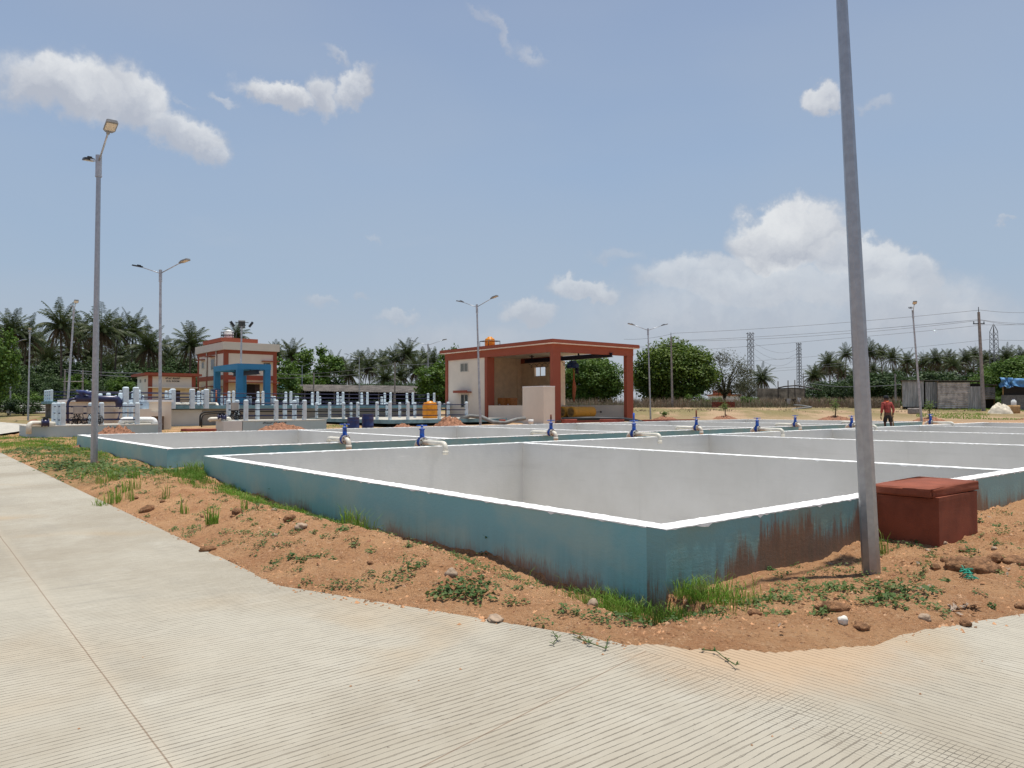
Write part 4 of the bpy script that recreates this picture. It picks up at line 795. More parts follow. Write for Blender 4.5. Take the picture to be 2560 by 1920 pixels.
for (x, y) in ((-.65, -.6), (.65, -.6), (.65, .6), (-.65, .6), (-.38, -.62)): m1.tube([(x, y, -.7), (x, y, .78)], .035, 4)
for z_ in (.72, .35): m1.tube([(-.65, -.6, z_), (.65, -.6, z_), (.65, .6, z_), (-.65, .6, z_), (-.65, -.6, z_)], .03, 4)
for k in range(6): m1.tube([(-.65, -.62, -.6+k*.22), (-.38, -.62, -.6+k*.22)], .025, 4)
m1.build('frame', 'black_iron', th)
# D G room
Yg = 75.; Cg = AT(371, 1000, Yg); dg_ = thing('generator_room', 'low cream room with red edges, lettered D G ROOM, left of the two storey building', 'building', (Cg.x, Yg, .3), RZ)
def zg(y): return CZ+(1018.5-y)/F*Yg-.3
m1 = MB(); m1.box(.03, 4.5, .03, 4.8, -.5, zg(939)); m1.build('wall', 'cream_paint', dg_)
for (x0, x1, y0, y1) in ((-.0, .35, 0, .3), (4.15, 4.53, 0, .3)): m1 = MB(); m1.box(x0, x1, y0, y1, -.5, zg(939)); m1.build('pilaster', 'brick_red_paint', dg_)
m1 = MB(); m1.box(.35, 4.15, .0, .2, zg(941), zg(939)-.0); m1.build('band', 'brick_red_paint', dg_)
m1 = MB(); m1.box(-.5, 5.0, -.55, 5.3, zg(939)+.0, zg(933.5)); m1.box(-.3, 4.8, -.3, 5.1, zg(933.5), zg(932)); m1.build('roof', 'brick_red_paint', dg_)
m1 = MB(); m1.box(-.1, 4.6, -.6, .0, zg(970), zg(968)); m1.build('canopy', 'cream_paint', dg_); m1 = MB(); m1.box(1.9, 3.0, -.02, .02, 0, zg(976)); m1.build('doorway', 'shutter_brown', dg_)
m1 = MB(); m1.box(.4, 4.1, .0, .02, -.4, zg(972)); m1.build('lower_panel', 'yellow_cream', dg_)
for y in (1.2, 3.2): fr = MB(); fr.box(-.01, .04, y, y+.5, zg(955), zg(947)); wf = fr.build('window', 'louvre_glass', dg_)
text_obj('ಡಿ.ಜಿ. ಕೊಠಡಿ', .24, 'lettering', dg_, (2.3, .0, zg(947.5))); text_obj('D.G. ROOM', .24, 'lettering', dg_, (2.3, .0, zg(954.5)))

# blue portal frame
Cf = AT(594, 1000, 60.); pf2 = thing('portal_frame', 'bright blue concrete portal frame with four columns above the basin railing', 'frame', (Cf.x, 60, 1.2), RZ)
def zf_(y): return CZ+(1017.5-y)/F*60-1.2
zt_, zu = zf_(908.5), zf_(923)
LU3, LV3 = 2.3, 6.0
for (x, y) in ((0, 0), (LU3-.05, 0), (0, LV3-.4), (LU3-.05, LV3-.4)): m1 = MB(); m1.box(x-.03, x+.45, y, y+.4, -1, zu); m1.build('column', 'blue_frame_paint', pf2)
for b_ in ((-.04, .4, -.02, LV3+.02), (LU3, LU3+.42, -.02, LV3+.02), (.4, LU3, -.02, .4), (.4, LU3, LV3-.4, LV3+.02)): m1 = MB(); m1.box(*b_, zu, zt_); m1.build('beam', 'blue_frame_paint', pf2)
m1 = MB(); m1.box(.4, LU3, .4, LV3-.4, zt_-.15, zt_-.02); m1.build('roof_slab', 'slab_underside', pf2)
cb2 = thing('monorail_beam', 'dark monorail beam poking out of the blue portal frame', 'crane beam', (Cf.x, 60, 1.2), RZ); m1 = MB(); m1.box(1.1, 1.35, -1.3, 4.6, zu-.42, zu-.36); m1.box(1.1, 1.35, -1.3, 4.6, zu-.12, zu-.06); m1.box(1.2, 1.25, -1.3, 4.6, zu-.36, zu-.12); m1.build('beam', 'crane_navy', cb2)
for y in (.6, 4.2): m1 = MB(); m1.box(1.18, 1.28, y, y+.1, zu-.06, zt_-.15); m1.build('hanger', 'crane_navy', cb2)
b = AT(541, 968, 58); th = thing('wheel_actuator', 'dark handwheel on a stand in front of the left column of the blue portal frame', 'handwheel', (b.x, 58, 1.6)); m1 = MB(); P_ = [(.38*math.cos(k*R(18)), .38*math.sin(k*R(18))*.9, 1.2+.1*math.sin(k*R(18))) for k in range(21)]; m1.tube(P_, .03, 5); m1.tube([(-.38, 0, 1.2), (.38, 0, 1.2)], .025, 4); m1.build('wheel', 'rail_navy', th); m1 = MB(); m1.tube([(0, 0, 0), (0, 0, 1.2)], [.09, .06], 8); m1.build('stand', 'chain_orange', th)

# ------------------------------------------------------------------ long roofed shed
ls = thing('long_shed', 'long open shed with a weathered grey sloping roof behind the railings', 'shed', (AT(739, 960, 128).x, 128, 1.2))
def LS(px, py, Y): return AT(px, py, Y)-ls.location
m1 = MB(); a, b_, c, d = LS(739, 961, 128), LS(1040, 965, 128), LS(1068, 982, 118), LS(760, 977, 118)
n = 150; T_ = .05
r1 = []; r2 = []
for k in range(n+1):
    u_ = k/n; dz = .05*math.cos(k*math.pi) ; r1.append(a.lerp(b_, u_)+Vector((0, 0, dz))); r2.append(d.lerp(c, u_)+Vector((0, 0, dz)))
ra = m1.ring(r1); rb = m1.ring(r2); ra2 = m1.ring([p+Vector((0, 0, -T_)) for p in r1]); rb2 = m1.ring([p+Vector((0, 0, -T_)) for p in r2])
for k in range(n): m1.face((rb[k], rb[k+1], ra[k+1], ra[k])); m1.face((ra2[k], ra2[k+1], rb2[k+1], rb2[k])); m1.face((rb2[k], rb2[k+1], rb[k+1], rb[k]))
e_ = LS(736, 976, 138); f_ = LS(1044, 979, 138); m1.poly([a+Vector((0, 0, -.02)), e_, f_, b_+Vector((0, 0, -.02))]); m1.build('roof', 'asbestos', ls)
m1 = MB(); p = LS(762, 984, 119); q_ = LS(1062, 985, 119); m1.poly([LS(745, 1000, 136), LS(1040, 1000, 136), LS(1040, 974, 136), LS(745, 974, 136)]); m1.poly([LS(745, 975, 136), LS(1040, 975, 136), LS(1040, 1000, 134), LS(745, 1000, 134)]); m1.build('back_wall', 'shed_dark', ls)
for k in range(9): px = 762+k*37; p = LS(px, 979, 119); m1 = MB(); m1.tube([p, Vector((p.x, p.y, -.2))], .11, 6); m1.build('post', 'pole_concrete', ls)
m1 = MB(); P_ = [LS(690, 962, 126), LS(742, 962, 126), LS(742, 972, 118), LS(690, 968, 118)]; m1.poly(P_); m1.poly([p-Vector((0, 0, .08)) for p in P_][::-1]); m1.build('side_roof', 'ledge_teal', ls); m1 = MB(); m1.poly([LS(690, 965, 127), LS(757, 965, 127), LS(757, 1000, 127), LS(690, 1000, 127)]); m1.build('side_wall', 'shed_dark', ls)

# ------------------------------------------------------------------ vegetation
def palm_meshes(seed, hgt, nf=24, nd=12, Rf=4.2):
    rnd = random.Random(seed); tr = MB(); lean = rnd.uniform(-.6, .6); pts = []; rad = []
    for k in range(7): u_ = k/6; pts.append((lean*u_*u_, rnd.uniform(-.05, .05), hgt*u_)); rad.append(.2-.08*u_+(.06 if k == 0 else 0))
    tr.tube(pts, rad, 7); top = Vector(pts[-1]); gr = MB(); dr = MB()
    def frond(mb, az, el_, L, droop, ll, hang):
        d = Vector((math.cos(az)*math.cos(el_), math.sin(az)*math.cos(el_), math.sin(el_))); p = top.copy(); ns_ = 13; st = L/ns_; pp = []
        for k in range(ns_+1):
            pp.append(p.copy()); p = p+d*st; d = (d+Vector((0, 0, -droop*(.35+k/ns_)))).normalized()
        mb.tube(pp, [.05*(1-k/ns_)+.012 for k in range(ns_+1)], 3, caps=False)
        for k in range(1, ns_):
            ax = (pp[k+1]-pp[k-1]).normalized(); sd2 = ax.cross(Vector((0, 0, 1)))
            if sd2.length < .1: continue
            sd2.normalize(); l0 = ll*math.sin(math.pi*min(1, (k/ns_)*.86+.14))**.6
            for sg in (-1, 1):
                for hh in (0, .5):
                    b0 = pp[k].lerp(pp[k+1], hh); l = l0*rnd.uniform(.8, 1.15); tipd = (sd2*sg*(1-hang)+ax*.55+Vector((0, 0, -hang*rnd.uniform(.7, 1.3)))).normalized()
                    mid = b0+tipd*l*.5; tip = mid+(tipd+Vector((0, 0, -.5*rnd.random()-.15))).normalized()*l*.5; wv = ax*.055
                    i = mb.ring([b0-wv*.6, b0+wv*.6, mid+wv, mid-wv, tip]); mb.face((i[0], i[1], i[2], i[3])); mb.face((i[3], i[2], i[4]))
    for k in range(nf):
        u_ = (k+.5)/nf; el_ = R(82)-u_*R(95)+rnd.uniform(-.12, .12); frond(gr, k*2.4+rnd.uniform(-.2, .2), el_, Rf*rnd.uniform(.82, 1.1), .09+.08*u_, .98, .25+.38*u_)
    for k in range(nd): frond(dr, k*2.4+rnd.uniform(-.3, .3), R(-8)-rnd.random()*R(62), Rf*rnd.uniform(.7, 1.05), .22, .9, .85)
    for k in range(7): a_ = rnd.uniform(0, 6.28); c_ = top+Vector((math.cos(a_)*.28, math.sin(a_)*.28, -.35-rnd.random()*.2)); dr.lathe([(.02, -.14), (.13, -.05), (.13, .07), (.02, .14)], 6, c_)
    return tr, gr, dr, lean
PALMS = []
def palm(label, px, py, Yd, k, sc=1., rz=0., group='coconut palms'):
    b = gp(px, Yd); topz = AT(px, py, Yd).z; hgt = max(4., topz-b.z)
    proto = PALMS[k]; 
    if not proto['used']: o = proto['o']; proto['used'] = True
    else: o = copy_tree(proto['o'])
    lean = proto['lean']*(hgt/14.)
    o.location = (b.x-lean*math.cos(rz)*sc, b.y, b.z-.2); o.rotation_euler.z = rz; o['label'] = label
    # trunk scaled to height; crown kept at true size and moved to its top
    for c in KIDS(o):
        if c.name.startswith('trunk'): c.scale = (hgt/14.*sc, 1, hgt/14.); c.location = (0, 0, 0)
        else: c.location = (lean*sc-proto['lean']*sc, 0, hgt-14.*sc); c.scale = (sc, sc, sc)
    return o
for k in range(4):
    tr, gr, dr, lean = palm_meshes(20+k, 14., nf=(32, 28, 34, 26)[k], nd=(26, 20, 32, 14)[k], Rf=4.5); th = thing('coconut_palm', 'coconut palm', 'palm tree', (0, 0, 0), 0, 'coconut palms')
    tr.build('trunk', 'bark', th); gr.build('fronds', 'palm_frond', th); dr.build('dry_fronds', 'dry_frond', th); PALMS.append(dict(o=th, used=False, lean=lean))
L_ = [(26, 797, 120, 0), (59, 812, 122, 3), (146, 783, 112, 2), (195, 800, 124, 1), (256, 797, 114, 2), (291, 802, 128, 0), (327, 795, 130, 3), (369, 838, 116, 2), (418, 862, 128, 1), (477, 832, 118, 0)]
for i, (px, py, Yd, k) in enumerate(L_): palm('tall coconut palm of the left grove front row, %s' % nth(i, len(L_)), px, py+30, Yd, k, .95, rz=i*1.3)
L_ = [(-30, 820, 140, 1), (95, 850, 135, 2), (120, 880, 130, 0), (180, 855, 135, 3), (225, 865, 138, 0), (300, 870, 140, 2), (345, 880, 135, 1), (400, 905, 132, 0), (445, 900, 138, 2), (10, 865, 132, 3), (60, 880, 138, 0), (270, 905, 134, 1)]
L_.sort()
for i, (px, py, Yd, k) in enumerate(L_): palm('lower shaded coconut palm filling the back of the left grove, %s' % nth(i, len(L_)), px, py+22, Yd, k, 1., rz=i*2.1)
L_ = [(727, 888, 170, 0, 1.05), (835, 915, 190, 3, 1.), (853, 918, 205, 1, .9), (872, 935, 180, 2, 1.), (900, 905, 200, 0, .9), (924, 918, 185, 2, 1.05), (957, 905, 195, 1, 1.), (988, 897, 190, 3, 1.), (1018, 885, 188, 0, 1.1), (1040, 925, 178, 2, 1.), (1060, 900, 200, 1, .95), (1083, 905, 195, 3, 1.), (812, 935, 195, 1, .9), (962, 945, 175, 2, 1.), (1000, 940, 180, 0, .9)]
L_.sort()
for i, (px, py, Yd, k, sc) in enumerate(L_): palm('coconut palm behind the long shed, %s' % nth(i, len(L_)), px, py, Yd, k, sc, rz=i*1.7+.4)
palm('small coconut palm peeping over the two storey building', 592, 838, 120, 1, .6, rz=1.); palm('dark palm just right of the two storey building', 688, 880, 150, 2, .6, rz=2.)
palm('tiny distant palm seen just right of the pump house column', 1592, 958, 300, 0, .9); palm('lone small coconut palm right of the first lattice tower', 1906, 946, 230, 2, 1.15, rz=.5); palm('dull small palm below the sparse tree', 1858, 968, 230, 1, .9)
L_ = [(2036, 940, 230, 2, 1.15), (2074, 908, 225, 0, 1.2), (2097, 915, 235, 1, 1.), (2116, 886, 260, 3, 1.2), (2178, 880, 235, 2, 1.25), (2204, 884, 250, 0, 1.15), (2234, 895, 230, 1, 1.2), (2271, 903, 240, 3, 1.2), (2315, 905, 250, 2, 1.1), (2338, 900, 245, 0, 1.2), (2372, 898, 250, 1, 1.2), (2386, 912, 235, 3, 1.1), (2413, 898, 255, 0, 1.15), (2437, 888, 265, 2, 1.1), (2466, 898, 255, 1, 1.1), (2487, 905, 240, 3, 1.1), (2515, 895, 235, 2, 1.3), (2530, 905, 240, 0, 1.1), (2556, 893, 235, 1, 1.2)]
L2_ = [(2050+27*i, 932-8*math.sin(i*1.7)-(10 if i > 8 else 0), 275, i % 4, 1.0) for i in range(20)]
for i, (px, py, Yd, k, sc) in enumerate(L2_): palm('lower palm of the back row behind the right hand palm row, %s' % nth(i, len(L2_)), px, py, Yd, k, sc, rz=i*2.3)
for i, (px, py, Yd, k, sc) in enumerate(L_): palm('coconut palm in the right hand row behind the metal sheds, %s' % nth(i, len(L_)), px, py, Yd, k, sc*.84, rz=i*1.9)

def tree_meshes(seed, hgt, rad, nclump, nleaf, leaf, trunk_h, gaps=.0, flat=.8, limbs=6, tr_r=.25, sink=0.):
    rnd = random.Random(seed); tr = MB(); lf = MB(); c0 = Vector((0, 0, trunk_h+(hgt-trunk_h)*.45)); rz_ = (hgt-trunk_h)*.55
    tr.tube([(0, 0, -.3), (rnd.uniform(-.1, .1), 0, trunk_h*.6), (0, 0, trunk_h)], [tr_r*1.3, tr_r, tr_r*.8], 8)
    cl = []
    for k in range(nclump):
        v = Vector((rnd.gauss(0, 1), rnd.gauss(0, 1), rnd.gauss(0, 1))).normalized(); rr = rnd.uniform(.45, 1)**.6
        p = c0+Vector((v.x*rad*rr, v.y*rad*rr, v.z*rz_*rr*(1 if v.z > 0 else flat))); cl.append((p, rnd.uniform(.55, 1.15)))
    for k in range(limbs):
        p = cl[k*len(cl)//limbs][0]; m_ = Vector((p.x*.4, p.y*.4, trunk_h+(p.z-trunk_h)*.55)); tr.tube([(0, 0, trunk_h*.75), m_, p], [tr_r*.55, tr_r*.35, tr_r*.1], 6)
    cr_r = rad*.34
    for (p, s_) in cl:
        for j in range(int(nleaf*s_)):
            d = Vector((rnd.gauss(0, 1), rnd.gauss(0, 1), rnd.gauss(0, .75))); d = d.normalized()*rnd.random()**.45*cr_r*s_; q_ = p+d
            if q_.z < .15: continue
            nrm = (d.normalized()*.6+Vector((rnd.gauss(0, .6), rnd.gauss(0, .6), .7+rnd.gauss(0, .5)))).normalized(); a_ = nrm.orthogonal().normalized(); a_.rotate(Matrix.Rotation(rnd.uniform(0, 6.28), 3, nrm)); b_ = nrm.cross(a_); l = leaf*rnd.uniform(.6, 1.3)
            i = lf.ring([q_-a_*l*.5, q_+b_*l*.33, q_+a_*l*.5, q_-b_*l*.33]); lf.face(i)
    return tr, lf
TREEP = {}
def tree_proto(key, name, cat, leafm, barkm, *a, **k):
    tr, lf = tree_meshes(*a, **k); th = thing(name, name, cat, (0, 0, 0)); tr.build('trunk', barkm, th); lf.build('crown', leafm, th); TREEP[key] = [th, False, a[1]]
tree_proto('round', 'broadleaf_tree', 'tree', 'bright_tree', 'dark_bark', 41, 9., 4.9, 190, 230, .36, 1.0, tr_r=.4, flat=1.)
tree_proto('round2', 'broadleaf_tree', 'tree', 'tree_green', 'dark_bark', 42, 9., 4.5, 170, 230, .36, .8, tr_r=.35, flat=1.)
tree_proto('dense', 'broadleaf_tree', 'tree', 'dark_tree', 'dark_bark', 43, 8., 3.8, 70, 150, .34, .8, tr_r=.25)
tree_proto('leafy', 'broadleaf_tree', 'tree', 'tree_green', 'dark_bark', 44, 9., 3.2, 52, 120, .42, 2., tr_r=.25)
tree_proto('sparse', 'sparse_tree', 'tree', 'dull_tree', 'dark_bark', 45, 10., 4.3, 80, 95, .26, 2.2, limbs=16, tr_r=.3)
tree_proto('bush', 'shrub', 'shrub', 'dark_tree', 'dark_bark', 46, 3.2, 2.2, 34, 110, .26, .3, tr_r=.08, flat=.5)
tree_proto('bush2', 'shrub', 'shrub', 'tree_green', 'dark_bark', 47, 3., 2.2, 34, 110, .24, .3, tr_r=.08, flat=.5)
def tree(key, label, px, py, Yd, wsc=1., rz=0., group=None, zoff=0.):
    p = TREEP[key]; o = p[0]
    if p[1]: o = copy_tree(p[0])
    p[1] = True; b = gp(px, Yd); h = AT(px, py, Yd).z-b.z; o.location = (b.x, Yd, b.z-.1+zoff); k = h/p[2]; o.scale = (k*wsc, k*wsc, k); o.rotation_euler.z = rz; o['label'] = label
    if 'group' in o: del o['group']
    if group: o['group'] = group
    return o
tree('round', 'big round bright green tree behind the utility pole', 1682, 858, 112, 1.12); tree('round2', 'dense round tree seen through the right opening of the pump house', 1478, 890, 108, 1.18, 1.)
tree('sparse', 'sparse brownish tree right of the big round tree', 1812, 880, 135, 1.1); tree('sparse', 'small dull tree at the foot of the sparse tree', 1868, 945, 140, 1.0, 2.)
tree('leafy', 'leafy tree right behind the left end of the pump house', 1098, 905, 84, 1.5, .3); tree('leafy', 'tree top showing over the pump house roof', 1132, 868, 110, .75, 1.3)
tree('leafy', 'leafy tree between the two storey building and the long shed, upper one', 795, 868, 150, 1.1, 2.); tree('leafy', 'leafy tree just right of the two storey building', 735, 925, 135, 1.25, .7); tree('leafy', 'lower leafy tree left of the long shed', 770, 935, 140, 1.3, 3.)
tree('leafy', 'leafy tree touching the right edge of the two storey building', 700, 895, 118, 1.0, 4.)
tree('leafy', 'leafy tree cut by the left edge of the photo', -12, 815, 76, .62, 5.)
tg = 'low trees in front of the left grove'
L_ = [(-20, 945, 92), (35, 945, 96), (75, 960, 98), (110, 925, 104), (150, 940, 100), (190, 920, 106), (230, 945, 100), (262, 930, 108), (300, 925, 104), (335, 910, 112), (398, 905, 112), (425, 930, 100), (470, 920, 106), (60, 900, 118), (5, 890, 112), (140, 890, 122), (215, 890, 124), (440, 880, 124), (365, 890, 124)]
L_.sort()
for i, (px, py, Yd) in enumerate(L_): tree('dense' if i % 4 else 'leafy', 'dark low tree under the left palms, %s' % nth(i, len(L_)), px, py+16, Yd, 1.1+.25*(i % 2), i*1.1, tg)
L_ = [(20, 995, 80), (60, 985, 86), (98, 990, 88), (140, 985, 92), (60, 1000, 78)]
L_.sort()
for i, (px, py, Yd) in enumerate(L_): tree('bush2' if i % 2 else 'bush', 'bright green shrub at the left behind the stacked pipes, %s' % nth(i, len(L_)), px, py, Yd, 1.4, i*.9, 'shrubs at the left grove')
L_ = [(830, 955, 150), (865, 962, 150), (905, 958, 148), (945, 960, 150), (985, 955, 148), (1020, 958, 145), (1055, 955, 140), (1090, 950, 110), (1072, 985, 86), (720, 975, 112), (690, 972, 105), (790, 958, 150)]
L_.sort()
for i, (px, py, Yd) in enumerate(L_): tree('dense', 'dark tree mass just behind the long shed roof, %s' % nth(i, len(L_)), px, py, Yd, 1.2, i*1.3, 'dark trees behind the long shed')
L_ = [(2030, 985, 150), (2055, 968, 165), (2085, 972, 160), (2110, 965, 170), (2140, 955, 150), (2175, 945, 165), (2205, 950, 150), (2235, 945, 160), (2262, 958, 150), (2300, 945, 170), (2335, 948, 165), (2370, 945, 165), (2405, 950, 160), (2440, 948, 165), (2480, 945, 150), (2515, 925, 140), (2550, 915, 120), (2585, 905, 120)]
for i, (px, py, Yd) in enumerate(L_): tree('dense' if i < 15 and i % 3 else ('round2' if i > 14 else 'bush'), 'dark bushy tree along the right hand palm row, %s' % nth(i, len(L_)), px, py-14, Yd, 1.3, i*1.3, 'bushy trees under the right palms')
L_ = [(2010, 1000, 100), (2045, 998, 98), (2080, 995, 96), (2110, 998, 95), (2145, 1000, 92), (2180, 1000, 92), (2215, 1002, 88), (2240, 1000, 86), (1735, 985, 104), (1790, 992, 102), (1885, 992, 110), (1935, 985, 120), (2500, 990, 82), (2545, 985, 76), (1860, 990, 105)]
L_.sort()
for i, (px, py, Yd) in enumerate(L_): tree('bush2', 'small green shrub on the far edge of the sand, %s' % nth(i, len(L_)), px, py, Yd, 1.3, i*2.3, 'shrubs on the far edge of the sand')
for k in list(TREEP): 
    if not TREEP[k][1]: [bpy.data.objects.remove(c) for c in KIDS(TREEP[k][0])+[TREEP[k][0]]]

def blades(name, pts, hmin, hmax, wd, m, label, cat='grass', seed=1, spread=.35, perp=0):
    rnd = np.random.RandomState(seed); pts = np.array(pts); n = len(pts); h = hmin+(hmax-hmin)*rnd.uniform(0, 1, n)**1.7; az = rnd.uniform(0, 6.283, n); ln = rnd.uniform(.1, 1, n)*spread*h
    dx, dy = np.cos(az), np.sin(az); b = np.stack([pts[:, 0], pts[:, 1], pts[:, 2]], -1); wx, wy = -dy*wd/2, dx*wd/2
    v = np.zeros((n, 5, 3)); v[:, 0] = b+np.stack([wx, wy, 0*h], -1); v[:, 1] = b-np.stack([wx, wy, 0*h], -1)
    mid = b+np.stack([dx*ln*.35, dy*ln*.35, h*.6], -1); v[:, 2] = mid-np.stack([wx, wy, 0*h], -1)*.8; v[:, 3] = mid+np.stack([wx, wy, 0*h], -1)*.8; v[:, 4] = b+np.stack([dx*ln, dy*ln, h*(1-.25*spread)], -1)
    base = (np.arange(n)*5)[:, None]; qf = (base+np.array([0, 1, 2, 3])); tf = (base+np.array([3, 2, 4])); me = bpy.data.meshes.new(name)
    me.from_pydata(v.reshape(-1, 3).tolist(), [], qf.tolist()+tf.tolist()); me.materials.append(MT[m]); o = bpy.data.objects.new(name, me); COL.objects.link(o); return tag(o, label, cat, kind='stuff')
rs = np.random.RandomState(5)
def scatter_st(n, s0, s1, t0, t1, dens=None, sd=1):
    r_ = np.random.RandomState(sd); s_ = r_.uniform(s0, s1, n); t_ = r_.uniform(t0, t1, n)
    if dens is not None: k = r_.random_sample(n) < dens(s_, t_); s_, t_ = s_[k], t_[k]
    x = A0[0]+U[0]*s_+V[0]*t_; y = A0[1]+U[1]*s_+V[1]*t_; return np.stack([x, y, H(x, y)-.01], -1)
def not_road(s_, t_, m_=.1): return (poly_sd(s_, t_, ROAD_ALL) > m_)
def d1(s_, t_): return np.exp(-((s_+.17)/.40)**2)*sstep(5., 6.8, t_+1.5*fbm(t_*1.2, s_, 2, 3))*sstep(-.2, .15, fbm(s_*2.2, t_*1.1, 3, 9))
def d2(s_, t_):
    d = np.minimum(np.hypot((s_-.12)*1.3, (t_+.22)*1.5), np.hypot((s_+.2)*1.6, (t_-.25)*1.1)); return np.exp(-(d/.42)**2)*not_road(s_, t_, .12)*(.45+1.6*fbm(s_*4, t_*4, 3, 66))
def d3(s_, t_): return sstep(.0, .14, fbm(s_*.7, t_*.7, 4, 41)+.02)*not_road(s_, t_, .15)*.8*sstep(9, 14, t_)
def d4(s_, t_): return np.exp(-((s_+.25)/.5)**2)*sstep(19.2, 20.5, t_)
P1 = scatter_st(46000, -1.0, -.02, 4, 12.4, d1, 2); P2 = np.concatenate([scatter_st(17000, -.9, 1.1, -.9, -.02, d2, 3), scatter_st(14000, -.9, -.02, -.3, 1.5, d2, 4)])
blades('grass', P1, .03, .17, .008, 'grass_green', 'bright grass along the foot of the near tank left wall', seed=3, spread=1.1)
blades('grass', P2, .05, .22, .0055, 'grass_green', 'lush grass tuft at the near corner of the near tank', seed=4, spread=.9)
P3 = scatter_st(26000, -2.0, 0, 10, 34, lambda s, t: np.maximum(d3(s, t)*.3, d4(s, t)), 5)
P3b = scatter_st(30000, -16, 0, 27.5, 42, lambda s, t: d3(s, t), 6)
P3c = scatter_st(52000, -1.9, 18, 27.2, 43, lambda s, t: .25+d3(s, t)*1.2, 16)
blades('grass', np.concatenate([P3, P3b, P3c]), .03, .14, .014, 'grass_green', 'patchy grass on the verge around the left sump and second tank', seed=5, spread=1.1)
Pg = scatter_st(3500, .2, 40, 11.9, 14.9, lambda s, t: sstep(.08, .2, fbm(s*.8, t*.8, 3, 77)), 7); blades('weeds', Pg, .1, .45, .02, 'weed_green', 'weeds in the gap between the two tanks', 'weeds', seed=6)
# tall thin tufts in the soil
tp = []
for (px, py, n, r_) in ((268, 1222, 60, .18), (288, 1205, 60, .15), (320, 1240, 60, .2), (332, 1215, 40, .12), (262, 1262, 70, .2), (290, 1258, 60, .2), (412, 1265, 14, .06), (462, 1295, 18, .06), (532, 1330, 60, .08), (610, 1300, 10, .05), (880, 1340, 80, .15), (905, 1330, 80, .15), (330, 1262, 12, .05), (2205, 1385, 14, .06), (495, 1190, 200, .35), (480, 1205, 150, .3)):
    c = G(px, py); 
    for k in range(n): a_ = random.uniform(0, 6.28); q_ = r_*random.random()**.5; x, y = c[0]+q_*math.cos(a_), c[1]+q_*math.sin(a_); tp.append((x, y))
tp = np.array(tp); tp3 = np.stack([tp[:, 0], tp[:, 1], H(tp[:, 0], tp[:, 1])-.01], -1); blades('grass_tufts', tp3, .14, .36, .010, 'grass_green', 'thin upright grass tufts rising from the soil strip', seed=8, spread=.6)
# low leafy weeds
wd = MB(); rnd = random.Random(12)
def weed(x, y, r_, n, lf=.03, hh=.08):
    for k in range(n):
        a_ = rnd.uniform(0, 6.28); q_ = r_*rnd.random()**.6; X_, Y_ = x+q_*math.cos(a_), y+q_*math.sin(a_); z_ = Hs(X_, Y_)+rnd.uniform(.008, hh*(1-q_/r_*.6))
        nn = Vector((rnd.gauss(0, .45), rnd.gauss(0, .45), 1)).normalized(); a2 = nn.orthogonal().normalized(); a2.rotate(Matrix.Rotation(rnd.uniform(0, 6.28), 3, nn)); b2 = nn.cross(a2); l = lf*rnd.uniform(.6, 1.3); c_ = Vector((X_, Y_, z_))
        i = wd.ring([c_, c_+a2*l*.5+b2*l*.4, c_+a2*l*1.15-Vector((0, 0, l*.2)), c_+a2*l*.5-b2*l*.4]); wd.face(i)
WL = [(1135, 1495, .16, 120, .05), (1165, 1500, .16, 110, .05), (1200, 1510, .13, 80, .045), (1180, 1480, .12, 70, .045), (1110, 1500, .1, 60, .04), (985, 1475, .16, 90, .035), (1010, 1470, .1, 50, .035), (1040, 1455, .1, 40, .035), (1015, 1440, .09, 40, .03), (1030, 1405, .09, 40, .03), (1085, 1407, .08, 40, .03), (1140, 1418, .1, 50, .03), (1190, 1420, .1, 50, .03), (1235, 1422, .1, 50, .03), (1275, 1428, .08, 40, .03), (1260, 1455, .09, 40, .035), (1320, 1465, .09, 50, .03), (1345, 1455, .08, 35, .03), (1275, 1520, .08, 45, .035), (1245, 1485, .1, 50, .03), (940, 1360, .12, 70, .03), (955, 1370, .1, 50, .03), (865, 1357, .1, 50, .03), (880, 1390, .08, 40, .03), (835, 1385, .07, 30, .03), (810, 1415, .09, 50, .03), (855, 1475, .1, 60, .03), (820, 1475, .1, 50, .03), (895, 1480, .07, 40, .03), (770, 1460, .06, 30, .03), (730, 1440, .06, 25, .025), (675, 1430, .08, 30, .03), (660, 1360, .13, 60, .035), (640, 1385, .1, 40, .03), (600, 1370, .08, 30, .03), (480, 1335, .1, 70, .035), (460, 1345, .08, 30, .03), (415, 1230, .16, 60, .03), (385, 1225, .14, 50, .03), (510, 1300, .08, 40, .03), (570, 1350, .08, 40, .03), (1580, 1560, .14, 80, .04), (1530, 1565, .12, 60, .035), (1680, 1568, .08, 40, .035), (1715, 1545, .07, 40, .03), (1500, 1560, .1, 40, .035), (1415, 1545, .08, 50, .035), (1440, 1550, .06, 30, .035), (1350, 1560, .08, 40, .03),
      (1950, 1500, .13, 110, .04), (1925, 1495, .1, 60, .035), (1890, 1510, .12, 70, .035), (2080, 1480, .17, 150, .045), (2110, 1490, .12, 80, .045), (2040, 1505, .1, 50, .04), (2210, 1490, .14, 120, .045), (2240, 1500, .1, 80, .045), (2275, 1515, .1, 60, .04), (2300, 1498, .13, 100, .045), (2195, 1530, .12, 100, .045), (2220, 1525, .08, 60, .04), (1910, 1545, .07, 50, .04), (2075, 1425, .14, 70, .03), (2110, 1418, .1, 50, .03), (2150, 1435, .07, 30, .03), (2415, 1390, .07, 40, .03), (2245, 1435, .06, 25, .03), (2320, 1438, .06, 25, .03), (1990, 1475, .14, 70, .035), (2020, 1470, .12, 60, .035), (1830, 1520, .16, 60, .03), (1780, 1545, .1, 40, .03), (2335, 1535, .08, 30, .03), (2145, 1525, .06, 25, .03), (2040, 1555, .05, 25, .03), (2500, 1300, .1, 30, .03)]
